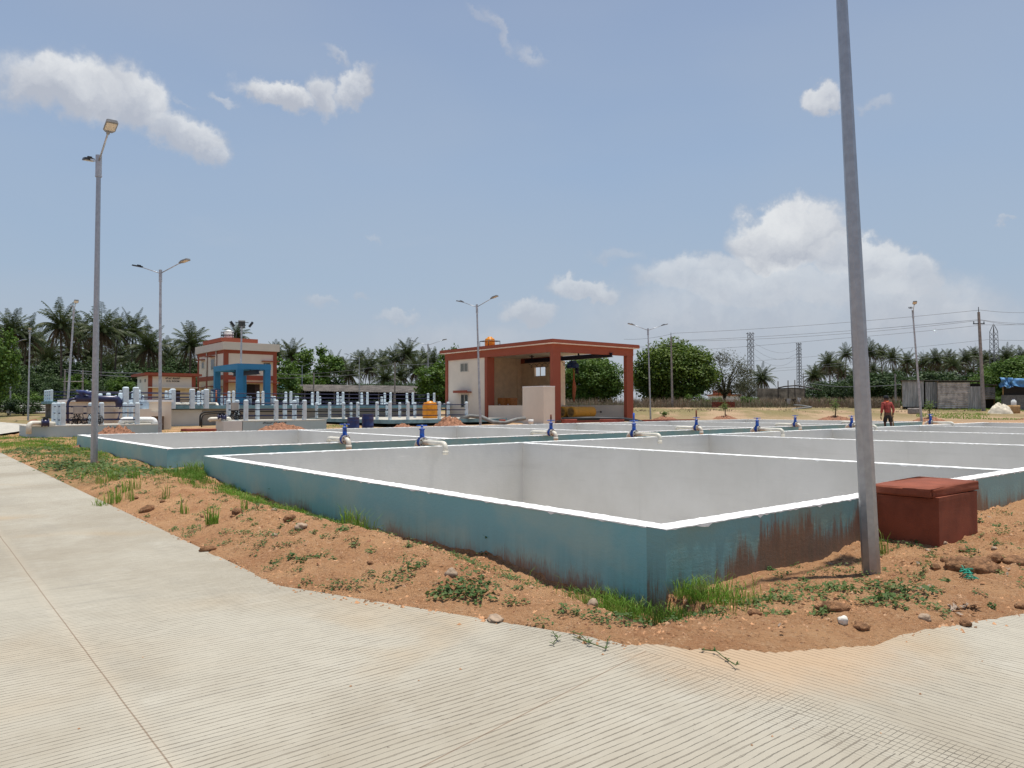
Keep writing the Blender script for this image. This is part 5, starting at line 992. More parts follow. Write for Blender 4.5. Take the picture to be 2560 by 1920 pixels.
for (px, py, r_, n, lf) in WL: c = G(px, py); weed(c[0], c[1], r_*1.15, int(n*.85), lf*.75)
rs = np.random.RandomState(9); k = 0
while k < 430:
    s_, t_ = rs.uniform(-2.2, 0), rs.uniform(-.6, 16)
    if rs.random_sample() < .35: s_, t_ = rs.uniform(-.6, 7), rs.uniform(-2, 0)
    if not not_road(np.array([s_]), np.array([t_]), .08)[0]: continue
    p = ST(s_, t_); weed(p.x, p.y, rs.uniform(.03, .1), int(rs.uniform(8, 34)), rs.uniform(.018, .032), .05); k += 1
for k in range(260):
    t_ = rs.uniform(12, 40); s_ = rs.uniform(-2.1, -.1) if t_ < 27.5 else rs.uniform(-9, 8); p = ST(s_, t_); weed(p.x, p.y, rs.uniform(.15, .5), 34, .07, .1)
tag(wd.build('low_weeds', 'weed_green'), 'small leafy weeds scattered on the red soil', 'weeds', kind='stuff')
# dry brush far strip
def px_scatter(n, p0, p1, y0, y1, sd):
    r_ = np.random.RandomState(sd); Yd = r_.uniform(y0, y1, n); px = r_.uniform(p0, p1, n); x = (px-1280)/F*Yd; return np.stack([x, Yd, H(x, Yd)-.05], -1)
Pd = np.concatenate([px_scatter(30000, 1375, 2120, 86, 116, 1), px_scatter(4500, 2120, 2250, 82, 100, 2)])
kk = np.random.RandomState(3).random_sample(len(Pd)) < .35+2.6*fbm(Pd[:, 0]*.22, Pd[:, 1]*.22, 3, 8); blades('green_brush', Pd[~kk][::3], .25, .95, .06, 'dull_tree', 'low greenish scrub between the dry brush', 'scrub', seed=19, spread=.8); blades('dry_brush', Pd[kk], .35, 1.65, .05, 'dry_brush', 'brown dry brush and tall weeds beyond the sand', 'brush', seed=9, spread=.5)
Pd = px_scatter(12000, 1400, 2600, 72, 92, 4); kk = fbm(Pd[:, 0]*.12, Pd[:, 1]*.2, 4, 15) > .03; blades('field_grass', Pd[kk], .08, .3, .05, 'dry_brush', 'thin dry grass on the far sand', 'grass', seed=10, spread=.8)
Pd = px_scatter(9000, 2290, 2600, 60, 78, 6); kk = fbm(Pd[:, 0]*.15, Pd[:, 1]*.25, 4, 19) > -.02; blades('field_grass', Pd[kk], .08, .28, .05, 'grass_green', 'green grass in front of the metal sheds', 'grass', seed=11, spread=.8)

# pebbles and stones
def stone_mb(mb, c, r_, seed, sq=.7, ic=None):
    rnd2 = random.Random(seed); n1, n2 = 7, 5; rows = []
    for i in range(n2+1):
        ph_ = math.pi*i/n2; rows.append(mb.ring([(c[0]+r_*math.sin(ph_)*math.cos(2*math.pi*j/n1)*rnd2.uniform(.8, 1.2), c[1]+r_*math.sin(ph_)*math.sin(2*math.pi*j/n1)*rnd2.uniform(.8, 1.2), c[2]-r_*sq*math.cos(ph_)*rnd2.uniform(.85, 1.1)) for j in range(n1)]))
    for i in range(n2): mb.bridge(rows[i], rows[i+1], sm=False)
pe = MB(); rs = np.random.RandomState(21)
def tiny(mb, c, r_):
    p = [(c[0]+r_*rs.uniform(-1, 1), c[1]+r_*rs.uniform(-1, 1), c[2]+r_*rs.uniform(.2, .9)) for _ in range(3)]
    i = mb.ring([(c[0]-r_, c[1]-r_*.3, c[2]), (c[0]+r_*.3, c[1]-r_, c[2]), (c[0]+r_, c[1]+r_*.4, c[2]), (c[0]-r_*.2, c[1]+r_, c[2]), (c[0]+r_*rs.uniform(-.4, .4), c[1]+r_*rs.uniform(-.4, .4), c[2]+r_*rs.uniform(.6, 1.1)), (c[0]+r_*rs.uniform(-.7, .7), c[1]+r_*rs.uniform(-.7, .7), c[2]+r_*rs.uniform(.5, .9))])
    for a_, b_ in ((0, 1), (1, 2), (2, 3), (3, 0)): mb.face((i[a_], i[b_], i[4]))
    mb.face((i[0], i[1], i[5])); mb.face((i[1], i[2], i[5])); mb.face((i[2], i[0], i[5]))
pp_ = scatter_st(42000, -2.3, 0, -.7, 12, lambda s, t: not_road(s, t, -.02)*np.exp(-t*.10)*(.55+fbm(s*2, t*2, 3, 4)), 31); pp2 = scatter_st(30000, -1., 7, -2.1, -.02, lambda s, t: not_road(s, t, -.03)*(.5+fbm(s*2, t*2, 3, 4)), 32)
for p in np.concatenate([pp_, pp2]): tiny(pe, p, min(.026, .004+.004*rs.exponential(1.)))
for k in range(14):
    px, py = rs.uniform(0, 2560), rs.uniform(1560, 1900); c = G(px, py); tiny(pe, (c[0], c[1], .001), rs.uniform(.004, .009))
tag(pe.build('pebbles', 'pebble'), 'gravel and small pebbles strewn over the red soil', 'pebbles', kind='stuff'); pe = MB()
cA = scatter_st(60000, -2.3, 0, -.7, 9, lambda s, t: np.where(not_road(s, t, .0), 1, .3*np.exp(-((np.abs(poly_sd(s, t, ROAD_ALL))/.10)**1.5)))*np.exp(-t*.14)*(.35+1.5*fbm(s*1.5, t*1.5, 3, 14)), 41); cB = scatter_st(46000, -1., 7, -2.1, -.02, lambda s, t: np.where(not_road(s, t, .0), 1, .3*np.exp(-((np.abs(poly_sd(s, t, ROAD_ALL))/.10)**1.5)))*(.35+1.5*fbm(s*1.5, t*1.5, 3, 14)), 42)
for p in np.concatenate([cA, cB]):
    if p[2] < 0 and poly_sd(*[np.array([q]) for q in toST(p[0], p[1])], ROAD_ALL)[0] < .02: p[2] = .001
    tiny(pe, p, min(.022, .005+.0045*rs.exponential(1.)))
tag(pe.build('soil_crumbs', 'crumb'), 'loose crumbs of red soil along the verge', 'soil crumbs', kind='stuff')
if 0: tag(pe.build('pebbles', 'pebble'), 'gravel and small pebbles strewn over the red soil', 'pebbles', kind='stuff')
def stone(label, px, py, r_, m, sq=.7, n=1, name='stone', cat='stone', seed=1, group=None):
    c = G(px, py, .03); z_ = Hs(c[0], c[1]); mb = MB()
    bm = bmesh.new(); bmesh.ops.create_icosphere(bm, subdivisions=3, radius=1); r2 = random.Random(seed); off = Vector((r2.uniform(0, 50), r2.uniform(0, 50), r2.uniform(0, 50)))
    from mathutils import noise as mn
    ax_ = (r_*r2.uniform(.9, 1.3), r_*r2.uniform(.7, 1.), r_*sq)
    for v in bm.verts: k = 1+.35*mn.noise(v.co*1.1+off)+.22*mn.noise(v.co*2.7+off)+.08*mn.noise(v.co*7+off); v.co = Vector((v.co.x*k*ax_[0], v.co.y*k*ax_[1], v.co.z*k*ax_[2]))
    me = bpy.data.meshes.new(name); bm.to_mesh(me); bm.free(); me.materials.append(MT[m])
    for p in me.polygons: p.use_smooth = True
    o = bpy.data.objects.new(name, me); COL.objects.link(o); o.location = (c[0], c[1], z_+r_*sq*.35); o.rotation_euler.z = r2.uniform(0, 6); return tag(o, label, cat, group)
stone('big brown clod at the right, right half of the split pair', 2452, 1438, .135, 'clod', .7, name='soil_clod', cat='clod', seed=3); stone('big brown clod at the right, left half beside the green netting', 2400, 1440, .10, 'clod', .85, name='soil_clod', cat='clod', seed=5)
stone('rounded clod behind the big split clod', 2488, 1408, .085, 'clod', .6, name='soil_clod', cat='clod', seed=6); stone('clod at the right edge of the photo above the road', 2535, 1415, .10, 'clod', .6, name='soil_clod', cat='clod', seed=7)
stone('small round clod between the pole and the big clods', 2338, 1430, .05, 'clod', .8, name='soil_clod', cat='clod', seed=8); stone('flat brown clod above the white stone', 2082, 1538, .085, 'clod', .6, name='soil_clod', cat='clod', seed=9)
stone('small blocky white stone on the soil below the tall pole', 2108, 1562, .034, 'white_stone', .9, seed=10); stone('pale stone right of the leafy weeds at the road edge', 2312, 1545, .042, 'pale_stone', .7, seed=11); stone('brown clod right of the white stone', 2152, 1568, .055, 'clod', .6, name='soil_clod', cat='clod', seed=12)
stone('small clod on the road edge below the dry leaves', 2412, 1552, .04, 'clod', .7, name='soil_clod', cat='clod', seed=13); stone('pinkish stone in the grass by the tank corner', 1482, 1503, .048, 'pale_stone', .85, seed=14); stone('rounded brown stone among the weeds in the middle of the soil strip', 1127, 1462, .055, 'pale_stone', .7, seed=15)
stone('dark clod at the left near the road edge', 368, 1278, .085, 'clod', .9, name='soil_clod', cat='clod', seed=16); stone('grey stone in the upper soil strip', 752, 1350, .07, 'pale_stone', .6, seed=17); stone('red clod beside the grey stone in the upper soil strip', 725, 1332, .07, 'clod', .7, name='soil_clod', cat='clod', seed=18)
stone('reddish clod in the upper strip left of the grey stone', 594, 1302, .07, 'clod', .8, name='soil_clod', cat='clod', seed=19); stone('small clod at the road edge left part', 518, 1370, .06, 'clod', .6, name='soil_clod', cat='clod', seed=20); stone('flat grey stone at the road edge below the weeds', 1240, 1540, .075, 'pale_stone', .25, seed=21)
stone('white paper scrap like stone by the grass at the left tank end', 476, 1185, .07, 'white_stone', .35, seed=22); stone('clod at the very right above the cross road', 2550, 1512, .04, 'clod', .7, name='soil_clod', cat='clod', seed=23)
for k in range(26):
    s_, t_ = (rs.uniform(-2.0, -.15), rs.uniform(-.3, 10)) if k % 2 else (rs.uniform(-.2, 4.5), rs.uniform(-1.8, -.1)); q_ = ST(s_, t_)
    if not not_road(np.array([s_]), np.array([t_]), .12)[0]: continue
    mb = MB(); 
    o = stone('loose fist sized clod lying on the soil', 1280, 1400, rs.uniform(.018, .04), 'clod' if k % 3 else 'pale_stone', .7, name='soil_clod', cat='clod', seed=50+k, group='loose clods on the soil'); o.location = (q_.x, q_.y, Hs(q_.x, q_.y)+.01)
nm = MB(); pr = G(2385, 1432, .05)
for k in range(60):
    u_ = k/59; c = Vector((*G(2375+u_*52, 1425+u_*32-10*math.sin(u_*3), .05), 0)); c.z = Hs(c.x, c.y)+.012+.01*math.sin(k); c += Vector((random.uniform(-.02, .02), random.uniform(-.02, .02), random.uniform(0, .02))); a_ = Vector((random.gauss(0, 1), random.gauss(0, 1), random.gauss(0, .6))).normalized()*.05; nm.tube([c-a_, c+Vector((0, 0, .012)), c+a_], .004, 4)
tag(nm.build('net_scrap', 'net_green'), 'torn green netting beside the big brown clod', 'netting')
dl = MB()
for (px, py, n) in ((2390, 1525, 16), (2420, 1520, 14), (2325, 1480, 5), (2260, 1410, 4), (2450, 1300, 5), (2445, 1342, 4), (2095, 1395, 6), (1958, 1578, 3), (2515, 1432, 4), (2545, 1370, 4), (2520, 1280, 6)):
    for k in range(n):
        c = G(px+random.gauss(0, 14), py+random.gauss(0, 5), .03); c = Vector((c[0], c[1], Hs(*c)+.012)); d_ = Vector((random.gauss(0, 1), random.gauss(0, 1), .2)).normalized()*random.uniform(.015, .035); e_ = d_.cross(Vector((0, 0, 1))).normalized()*.012; i = dl.ring([c-d_, c+e_+Vector((0, 0, .012)), c+d_+Vector((0, 0, .01)), c-e_]); dl.face(i)
tag(dl.build('dry_leaves', 'dry_leaf'), 'curled dry leaves scattered on the soil at the right', 'leaves', kind='stuff')
# runner weeds creeping on to the road
rw = MB()
for (pts) in (((1755, 1625), (1790, 1632), (1815, 1648), (1840, 1668)), ((1430, 1580), (1450, 1590), (1470, 1606)), ((1440, 1595), (1475, 1612), (1515, 1622), (1520, 1602)), ((1385, 1585), (1395, 1598), (1382, 1610))):
    P_ = [Vector((*G(a_, b_, .01), .012+.01*(k % 2))) for k, (a_, b_) in enumerate(pts)]; rw.tube(P_, .0035, 4)
    for p in P_:
        for j in range(5): d_ = Vector((random.gauss(0, 1), random.gauss(0, 1), .4)).normalized()*.03; e_ = d_.cross(Vector((0, 0, 1))).normalized()*.006; i = rw.ring([p, p+d_*.5+e_, p+d_, p+d_*.5-e_]); rw.face(i)
tag(rw.build('creeping_weed', 'weed_green'), 'thin creeping weed runners reaching on to the concrete road', 'weeds', kind='stuff')

# soil mounds with saplings
def mound(label, px, Yd, wpx, hpx, m='mound_soil', zb_=None, seed=1, wy=None):
    b = gp(px, Yd); wdt = wpx/F*Yd/2; hh = hpx/F*Yd*.85; mb = MB(); n = 28; rows = []
    from mathutils import noise as mn
    for i in range(n+1):
        row = []
        for j in range(n+1):
            x = (i/n*2-1); y = (j/n*2-1); r_ = math.hypot(x, y); k = max(0, 1-r_**(1.6 if m != 'tarp_cream' else 3.2)); z_ = hh*k*(1+.5*mn.noise(Vector((x*2.5+seed*3, y*2.5, 1)))+.34*mn.noise(Vector((x*9+seed*3, y*9, 1)))+.22*random.uniform(-1, 1)*(m != 'tarp_cream'))
            row.append((x*wdt*1.1, y*(wy or wdt), z_-(.12 if k == 0 else .0)))
        rows.append(mb.ring(row))
    for i in range(n):
        for j in range(n): mb.face((rows[i][j], rows[i+1][j], rows[i+1][j+1], rows[i][j+1]), 0, True)
    o = mb.build('soil_mound', m, loc=(b.x, Yd, (zb_ if zb_ is not None else b.z)-.02)); return tag(o, label, 'soil mound', 'red soil mounds')
mound('red soil mound against the left sump, by the tall left street light', 290, 34.6, 105, 30, seed=1, zb_=.12); mound('wide red soil mound under the plant drain sump lettering', 707, 39.2, 130, 22, seed=2, zb_=.2); mound('low red soil mound right of the blue drum', 1012, 41, 90, 22, seed=3, zb_=.1); mound('tallest red soil mound, left of the pump house street light', 1126, 42.5, 105, 36, seed=4, zb_=.1)
mound('small red mound near the road at the far left', 86, 66, 26, 8, seed=5); mound('low bare mound at the left end of the second tank', 196, 26.4, 40, 9, seed=6)
SAP = [(1661, 64, 62, 9, 6, 'left of the brick stack, near the pump house street light'), (1812, 64, 62, 10, 24, 'below the brick stack'), (2088, 60, 84, 12, 32, 'left of the tall near pole'), (2322, 56, 76, 12, 30, 'beside the street light near the sheds'), (2565, 56, 60, 9, 0, 'at the right edge of the photo')]
for i, (px, Yd, wpx, hpx, sap, lab) in enumerate(SAP):
    mound('planting mound '+lab, px, Yd, wpx, hpx, seed=10+i)
    if sap:
        b = gp(px, Yd); hh = (sap)/F*Yd+.3; th = thing('sapling', 'young sapling '+lab, 'sapling', (b.x, Yd, b.z+.1), 0, 'saplings on mounds'); m1 = MB(); m1.tube([(0, 0, 0), (.03, 0, hh*.6), (.0, 0, hh)], [.05, .04, .02], 5); m1.build('trunk', 'dark_bark', th)
        m1 = MB(); rnd = random.Random(i)
        for k in range(140): c = Vector((rnd.gauss(0, .16), rnd.gauss(0, .16), hh*.85+rnd.gauss(0, hh*.16))); d_ = Vector((rnd.gauss(0, 1), rnd.gauss(0, 1), rnd.gauss(0, .6))).normalized()*.1; e_ = d_.orthogonal().normalized()*.035; j = m1.ring([c-d_, c+e_, c+d_, c-e_]); m1.face(j)
        m1.build('crown', 'bright_tree', th)
# brick stack, fallen hose, box, kerb strip
b = gp(1808, 86); o = MB(); rnd = random.Random(4)
for i in range(12):
    for j in range(5):
        x = -1.25+i*.21; o.box(x, x+.195, -.3+rnd.uniform(-.03, .03), .3+rnd.uniform(-.03, .03), j*.13, j*.13+.118)
tag(o.build('brick_stack', 'brick_stack', loc=(b.x, 86, b.z)), 'long low stack of dark red bricks in front of the dry brush', 'brick stack')
pipe_thing('ground_hose', 'grey hose lying bent on the sand in front of the shrubs', 'hose', [AT(1916, 1037, 72), AT(1930, 1033, 73), AT(1955, 1034, 73), AT(1985, 1023, 78), AT(2020, 1019, 80), AT(2028, 1018, 81), AT(2005, 1014, 84), AT(1985, 1013, 86)], .09, 'hose_grey', group=None)
b = gp(2286, 70); o = MB(); rough_box(o, -.5, .5, -.3, .3, 0, .55, .004); o = o.build('concrete_box', 'pole_concrete', loc=(b.x, 70, b.z)); tag(o, 'small grey concrete box in front of the leftmost metal shed', 'concrete box')
m1 = MB(); p = AT(1600, 1057, 56); q_ = AT(1735, 1057, 58); m1.box(0, (q_-p).length, -.08, .08, 0, .14); o = m1.build('kerb_strip', 'kerb_red', loc=(p.x, 56, Hs(p.x, 56)+.03), rz=.4); tag(o, 'long low reddish kerb strip behind the second tank right of the pump house', 'kerb')
m1 = MB(); p = AT(455, 1082, 31.5); o = MB(); rough_box(o, 0, 1.6, 0, .4, 0, .12, .004); tag(o.build('red_slab', 'kerb_red', loc=(AT(452, 1075, 37).x, 37, .30), rz=.1), 'flat red edged slab lying behind the second tank, left of the plant drain sump', 'slab')

# stacked white pipes at far left
pk = 0
for (x0, x1, y, lab) in ((20, 105, 1010, 'topmost'), (5, 115, 1016, 'second from the top'), (22, 118, 1021, 'middle'), (-10, 112, 1026, 'second from the bottom'), (18, 116, 1031, 'bottom')):
    p = AT(x0, y, 80-pk*.4); q_ = AT(x1, y+.3, 80-pk*.4); pipe_thing('stacked_pipe', '%s long white pipe of the stack at the far left' % lab, 'pipe', [p, q_], .13, 'white_pipe', group='stacked white pipes'); pk += 1

# ------------------------------------------------------------------ sheds at right
def corr_panel(px0, px1, py0, py1, Yd, horiz=False, parent=None, name='metal_sheet', amp=.04, pitch=.19, m='corrugated'):
    p0 = AT(px0, py1, Yd); p1 = AT(px1, py0, Yd); L = p1.x-p0.x; Hh = p1.z-p0.z; mb = MB(); o_ = parent.location
    if horiz:
        n = int(Hh/pitch*6); r1 = mb.ring([(p0.x-o_.x, Yd-o_.y-amp*math.sin(2*math.pi*k/6), p0.z+Hh*k/n-o_.z) for k in range(n+1)]); r2 = mb.ring([(p1.x-o_.x, Yd-o_.y-amp*math.sin(2*math.pi*k/6), p0.z+Hh*k/n-o_.z) for k in range(n+1)])
    else:
        n = int(L/pitch*6); r1 = mb.ring([(p0.x+L*k/n-o_.x, Yd-o_.y-amp*math.sin(2*math.pi*k/6), p0.z-o_.z) for k in range(n+1)]); r2 = mb.ring([(p0.x+L*k/n-o_.x, Yd-o_.y-amp*math.sin(2*math.pi*k/6), p1.z-o_.z) for k in range(n+1)])
    for k in range(n): mb.face((r1[k], r1[k+1], r2[k+1], r2[k]) if not horiz else (r1[k], r2[k], r2[k+1], r1[k+1]), 0, True)
    b_ = len(mb.v); mb.box(p0.x-o_.x, p1.x-o_.x, Yd+.05-o_.y, Yd+.07-o_.y, p0.z-o_.z, p1.z-o_.z); return mb.build(name, m, parent)
def shed(label, px0, px1, py0, Yd, panels, depth=3., roof_px=None, name='metal_shed', cat='shed'):
    a_ = gp(px0, Yd); th = thing(name, label, cat, (a_.x, Yd, a_.z), 0, 'makeshift metal sheds' if cat == 'shed' else None); W = AT(px1, 1000, Yd).x-a_.x; Hh = AT(px0, py0, Yd).z-a_.z
    sk = a_[0]/Yd+.03; SK = Matrix(((1, sk, 0, 0), (0, 1, 0, 0), (0, 0, 1, 0), (0, 0, 0, 1)))
    m1 = MB(); m1.box(.05, W-.05, .3, depth, -.2, Hh-.25, M=SK); m1.build('wall', 'shed_dark', th); m1 = MB()
    m1.box(-.15, W+.15, -.25, depth+.1, Hh, Hh+.05, M=SK); m1.build('roof', 'asbestos', th)
    for (a, b_, c, d, hz) in panels: corr_panel(a, b_, c, d, Yd, hz, th, m='corrugated_light' if hz else 'corrugated')
    for k in (0.05, W-.1): m1 = MB(); m1.box(k, k+.06, .1, .16, -.1, Hh); m1.build('post', 'handle_wood', th)
    return th
shed('metal shed of two vertical corrugated sheets with a dark doorway, leftmost', 2256, 2344, 952, 77, [(2257, 2309, 953, 1017, False), (2315, 2343, 955, 1019, False)])
shed('metal shed clad in horizontal corrugated sheets beside the utility pole', 2345, 2456, 953, 76, [(2345, 2425, 956, 982, True), (2346, 2420, 979, 1021, True), (2420, 2455, 966, 1025, False)])
shed('low dark lean to shed between the utility pole and the cream tarpaulin heap', 2457, 2489, 962, 78, [(2463, 2487, 968, 998, True)])
bsd = shed('grey block shed at the right edge with a blue tarpaulin on its roof', 2508, 2600, 950, 74, [], 4, name='block_shed')
m1 = MB(); m1.box(0, 4, -.02, .28, -.2, 1.5); m1.build('block_wall', 'grey_block', bsd)
def cloth(label, name, px0, px1, pyt, pyb, Yd, m, seed=1, fold=.12):
    mb = MB(); n = 26; mm = 12; rows = []; from_ = AT(px0, pyt, Yd); rnd = random.Random(seed); o_ = AT(px0, pyt, Yd)
    from mathutils import noise as mn
    for i in range(n+1):
        u_ = i/n; row = []
        for j in range(mm+1):
            w_ = j/mm; p = AT(px0+(px1-px0)*u_, pyt+(pyb-pyt)*w_*(.75+.25*abs(math.sin(u_*5+seed))), Yd); q_ = p+Vector((0, -.1-fold*2*mn.noise(Vector((u_*7+seed, w_*2, 0)))-.25*w_, .06*mn.noise(Vector((u_*4, w_*4, seed))))); row.append(q_-o_)
        rows.append(mb.ring(row))
    for i in range(n):
        for j in range(mm): mb.face((rows[i][j], rows[i][j+1], rows[i+1][j+1], rows[i+1][j]), 0, True)
    return tag(mb.build(name, m, loc=o_), label, 'tarpaulin')
cloth('blue tarpaulin hanging over the edge of the block shed roof', 'blue_tarpaulin', 2500, 2600, 946, 968, 73.4, 'tarp_blue', 2)
cloth('bunched blue tarpaulin corner at the left end of the block shed', 'blue_tarpaulin', 2497, 2528, 944, 971, 73., 'tarp_blue', 5, .3)
o = mound('heap', 2500, 70, 54, 24, 'tarp_cream', seed=33, wy=.8); o.name = 'covered_heap'; tag(o, 'heap under a crumpled cream tarpaulin right of the utility pole', 'tarpaulin heap'); del o['group']
b = gp(2534, 70); th = thing('water_can', 'pale jerry can standing on a box by the cream heap', 'jerry can', (b.x, 70, b.z+.75)); m1 = MB(); m1.lathe([(.2, 0), (.22, .05), (.22, .4), (.1, .5), (.08, .56)], 12); m1.build('body', 'white_plastic', th); m1 = MB(); m1.lathe([(.09, .56), (.09, .6)], 10); m1.build('cap', 'drum_blue', th)
o = MB(); rough_box(o, -.4, .4, -.3, .3, 0, .75, .004); o = o.build('crate', 'handle_wood', loc=(b.x, 70, b.z)); tag(o, 'brown box under the pale jerry can', 'box')
# far wall and frame remains
b = gp(1898, 118); th = thing('low_wall_building', 'weathered tan wall right of the lone small palm', 'wall', (b.x, 118, b.z-.3)); m1 = MB(); m1.box(-.2, 7.2, 0, .3, 0, 3.1); m1.box(-.6, 7.4, -.3, .4, -.3, .05); m1.build('wall', 'far_wall', th)
th = thing('pergola_frame', 'spindly dark timber frame standing before the tan wall', 'frame', (AT(1945, 1000, 105).x, 105, 1.3))
m1 = MB()
for px, top in ((1945, 953), (1970, 951), (1987, 950), (2012, 958)): p = AT(px, top, 105)-th.location; m1.tube([(p.x, 0, 0), (p.x, 0, p.z)], .07, 5)
m1.build('posts', 'dark_bark', th); m1 = MB(); m1.tube([AT(px, py, 105)-th.location for px, py in ((1945, 970), (1962, 966), (1990, 964), (2015, 968), (2055, 976))], .09, 5); m1.tube([AT(px, py, 104)-th.location for px, py in ((1943, 972), (1980, 970), (2012, 972))], .07, 5); m1.build('rails', 'dark_bark', th)
b = gp(1983, 92); th = thing('scrap_sheet', 'bent shiny metal sheet leaning by a dark hutch in the brush', 'metal sheet', (b.x, 92, b.z)); m1 = MB(); M = Matrix.Translation((.65, 0, .5)) @ Matrix.Rotation(R(12), 4, 'Y'); m1.box(-.25, .25, -.02, .02, -.5, .6, M=M); m1.build('sheet', 'white_plastic', th); m1 = MB(); m1.box(-.7, .35, 0, .8, 0, .95); m1.build('hutch', 'shed_dark', th); m1 = MB(); m1.box(-.8, -.3, -.05, 0, .3, 1.0); m1.build('board', 'white_pipe', th)
th = thing('far_shed', 'tiny far shed with a red roof behind the sparse tree', 'building', (gp(1806, 160).x, 160, 1.38)); m1 = MB(); m1.box(-2, 6, 0, 4, 0, 2.2); m1.build('wall', 'white_coping', th); m1 = MB(); m1.box(-2.3, 4, -.4, 4.4, 2.2, 2.5); m1.box(-1, 2, -.3, 4, 2.5, 3.4); m1.build('roof', 'chain_orange', th)

# ------------------------------------------------------------------ utility poles, towers, wires
def upole(label, px, Yd, pyt, cross=True, r_=.13, m='pole_concrete', leanx=0.):
    b = gp(px, Yd); topz = AT(px, pyt, Yd).z-b.z; th = thing('utility_pole', label, 'utility pole', b, 0, 'concrete utility poles'); m1 = MB(); m1.tube([(0, 0, -.5), (leanx, 0, topz)], [r_*1.3, r_*.8], 4, sm=False, rot=R(45)); m1.build('pole', m, th)
    if cross:
        m1 = MB(); z_ = topz-1.2 if Yd < 95 else topz-.8; m1.box(leanx-.9*(.6), leanx+.9*.6, -.05, .05, z_, z_+.09); m1.build('crossarm', 'black_iron', th)
        for x in (-.5, .5): m1 = MB(); m1.lathe([(.05, 0), (.05, .1), (.03, .12), (.05, .2)], 6, (leanx+x, 0, z_+.09)); m1.build('insulator', 'black_iron', th)
        m1 = MB(); m1.tube([(leanx, 0, topz-.1), (leanx, 0, topz+.5)], .035, 5); m1.build('top_pin', 'black_iron', th)
    return th
upole('concrete utility pole in front of the big round tree', 1681, 88, 842, leanx=-.1); upole('concrete utility pole between the sheds at the right', 2459, 73, 780, leanx=-.3, r_=.15)
upole('concrete pole in front of the left part of the long shed', 784, 104, 931, False); upole('concrete pole in front of the middle of the long shed', 987, 100, 905, False); upole('left pole of the pair standing before the left grove', 161, 88, 925, False, .1); upole('right pole of the pair standing before the left grove', 206, 88, 924, False, .1)
upole('small far utility pole beside the second lattice tower', 2009, 190, 934, True, .12); upole('concrete pole behind the left metal shed', 2239, 95, 934, False, .12)
o = MB(); o.tube([AT(158, 954, 87.8), AT(209, 954, 87.8)], .06, 5); o.tube([AT(158, 975, 87.8), AT(209, 975, 87.8)], .04, 5); tag(o.build('crossbeam', 'pole_concrete'), 'pale crossbeam joining the pair of poles before the left grove', 'beam')
def tower(label, px, Yd, pyt, w0, w1, arms=3, peak=False, pyb=1005):
    b = gp(px, Yd); Ht = AT(px, pyt, Yd).z-b.z; th = thing('lattice_tower', label, 'pylon', b, .3, 'steel lattice towers'); a, c = w0/2/F*Yd, w1/2/F*Yd; m1 = MB(); n = max(9, int(Ht/(c*2.2))); lr = .0009*Yd*.30+.03
    lvl = [(a+(c-a)*k/n, Ht*(.9 if peak else 1)*k/n) for k in range(n+1)]; cor = ((-1, -1), (1, -1), (1, 1), (-1, 1))
    for (x, y) in cor: m1.tube([(x*w_, y*w_, z_) for w_, z_ in lvl], lr, 4, sm=False)
    if peak:
        for (x, y) in cor: m1.tube([(x*c, y*c, lvl[-1][1]), (0, 0, Ht)], lr, 4)
    m1.build('legs', 'tower_steel', th); m1 = MB()
    for k in range(n):
        for i in range(4):
            p, q_ = cor[i], cor[(i+1) % 4]; w0_, z0_ = lvl[k]; w1_, z1_ = lvl[k+1]
            m1.tube([(p[0]*w0_, p[1]*w0_, z0_), (q_[0]*w1_, q_[1]*w1_, z1_)], lr*.55, 3); m1.tube([(q_[0]*w0_, q_[1]*w0_, z0_), (p[0]*w1_, p[1]*w1_, z1_)], lr*.55, 3)
    m1.build('bracing', 'tower_steel', th)
    for k in range(arms):
        z_ = Ht-.3-k*Ht*.088; m1 = MB(); L = c*2.6
        for sg in (-1, 1): m1.tube([(sg*c, 0, z_), (sg*L, 0, z_-.25)], lr*.8, 3); m1.tube([(sg*c, 0, z_+.5), (sg*L, 0, z_-.25)], lr*.6, 3)
        m1.build('cross_arm', 'tower_steel', th)
    return th
tower('taller lattice tower right of the sparse tree', 1878, 250, 831, 13, 9.5); tower('shorter lattice tower left of the right hand palm row', 1999, 330, 857, 9, 7); tower('lattice tower with a pointed top behind the sheds at the right', 2488, 200, 809, 17, 12, 0, True)
def wire(label, pts, r_=.016, sag=0.):
    P_ = []
    for i in range(len(pts)-1):
        a, b_ = pts[i], pts[i+1]
        for k in range(9): u_ = k/8; p = Vector(a).lerp(Vector(b_), u_); p.z -= sag*4*u_*(1-u_); P_.append(p) if (k or i == 0) else None
    mb = MB(); mb.tube(P_, r_, 4, caps=False); return tag(mb.build('overhead_wire', 'wire_grey'), label, 'wire', 'overhead power wires')
A1, A2, A3 = 100, 88, 73
wire('top overhead wire over the right half of the sky', [AT(1560, 848, A1), AT(1686, 833, A2), AT(2451, 775, A3), AT(2620, 777, A3+20)], sag=.25)
wire('second overhead wire, just above the middle pair', [AT(1590, 865, A1), AT(1680, 852, A2), AT(2448, 799, A3), AT(2620, 806, A3+20)], sag=.25)
wire('third overhead wire, close under the second', [AT(1590, 866.5, A1), AT(1692, 853, A2), AT(2455, 800.5, A3), AT(2620, 803, A3+20)], sag=.45)
wire('fourth overhead wire across the big round tree top', [AT(1580, 886, 130), AT(1750, 874, 125), AT(2100, 846, 112), AT(2460, 812, 100), AT(2620, 808, 100)], .02, .1)
wire('fifth overhead wire, below the first lattice tower arms', [AT(1855, 904, 150), AT(2100, 885, 140), AT(2470, 849, 120), AT(2620, 850, 120)], .02, .1)
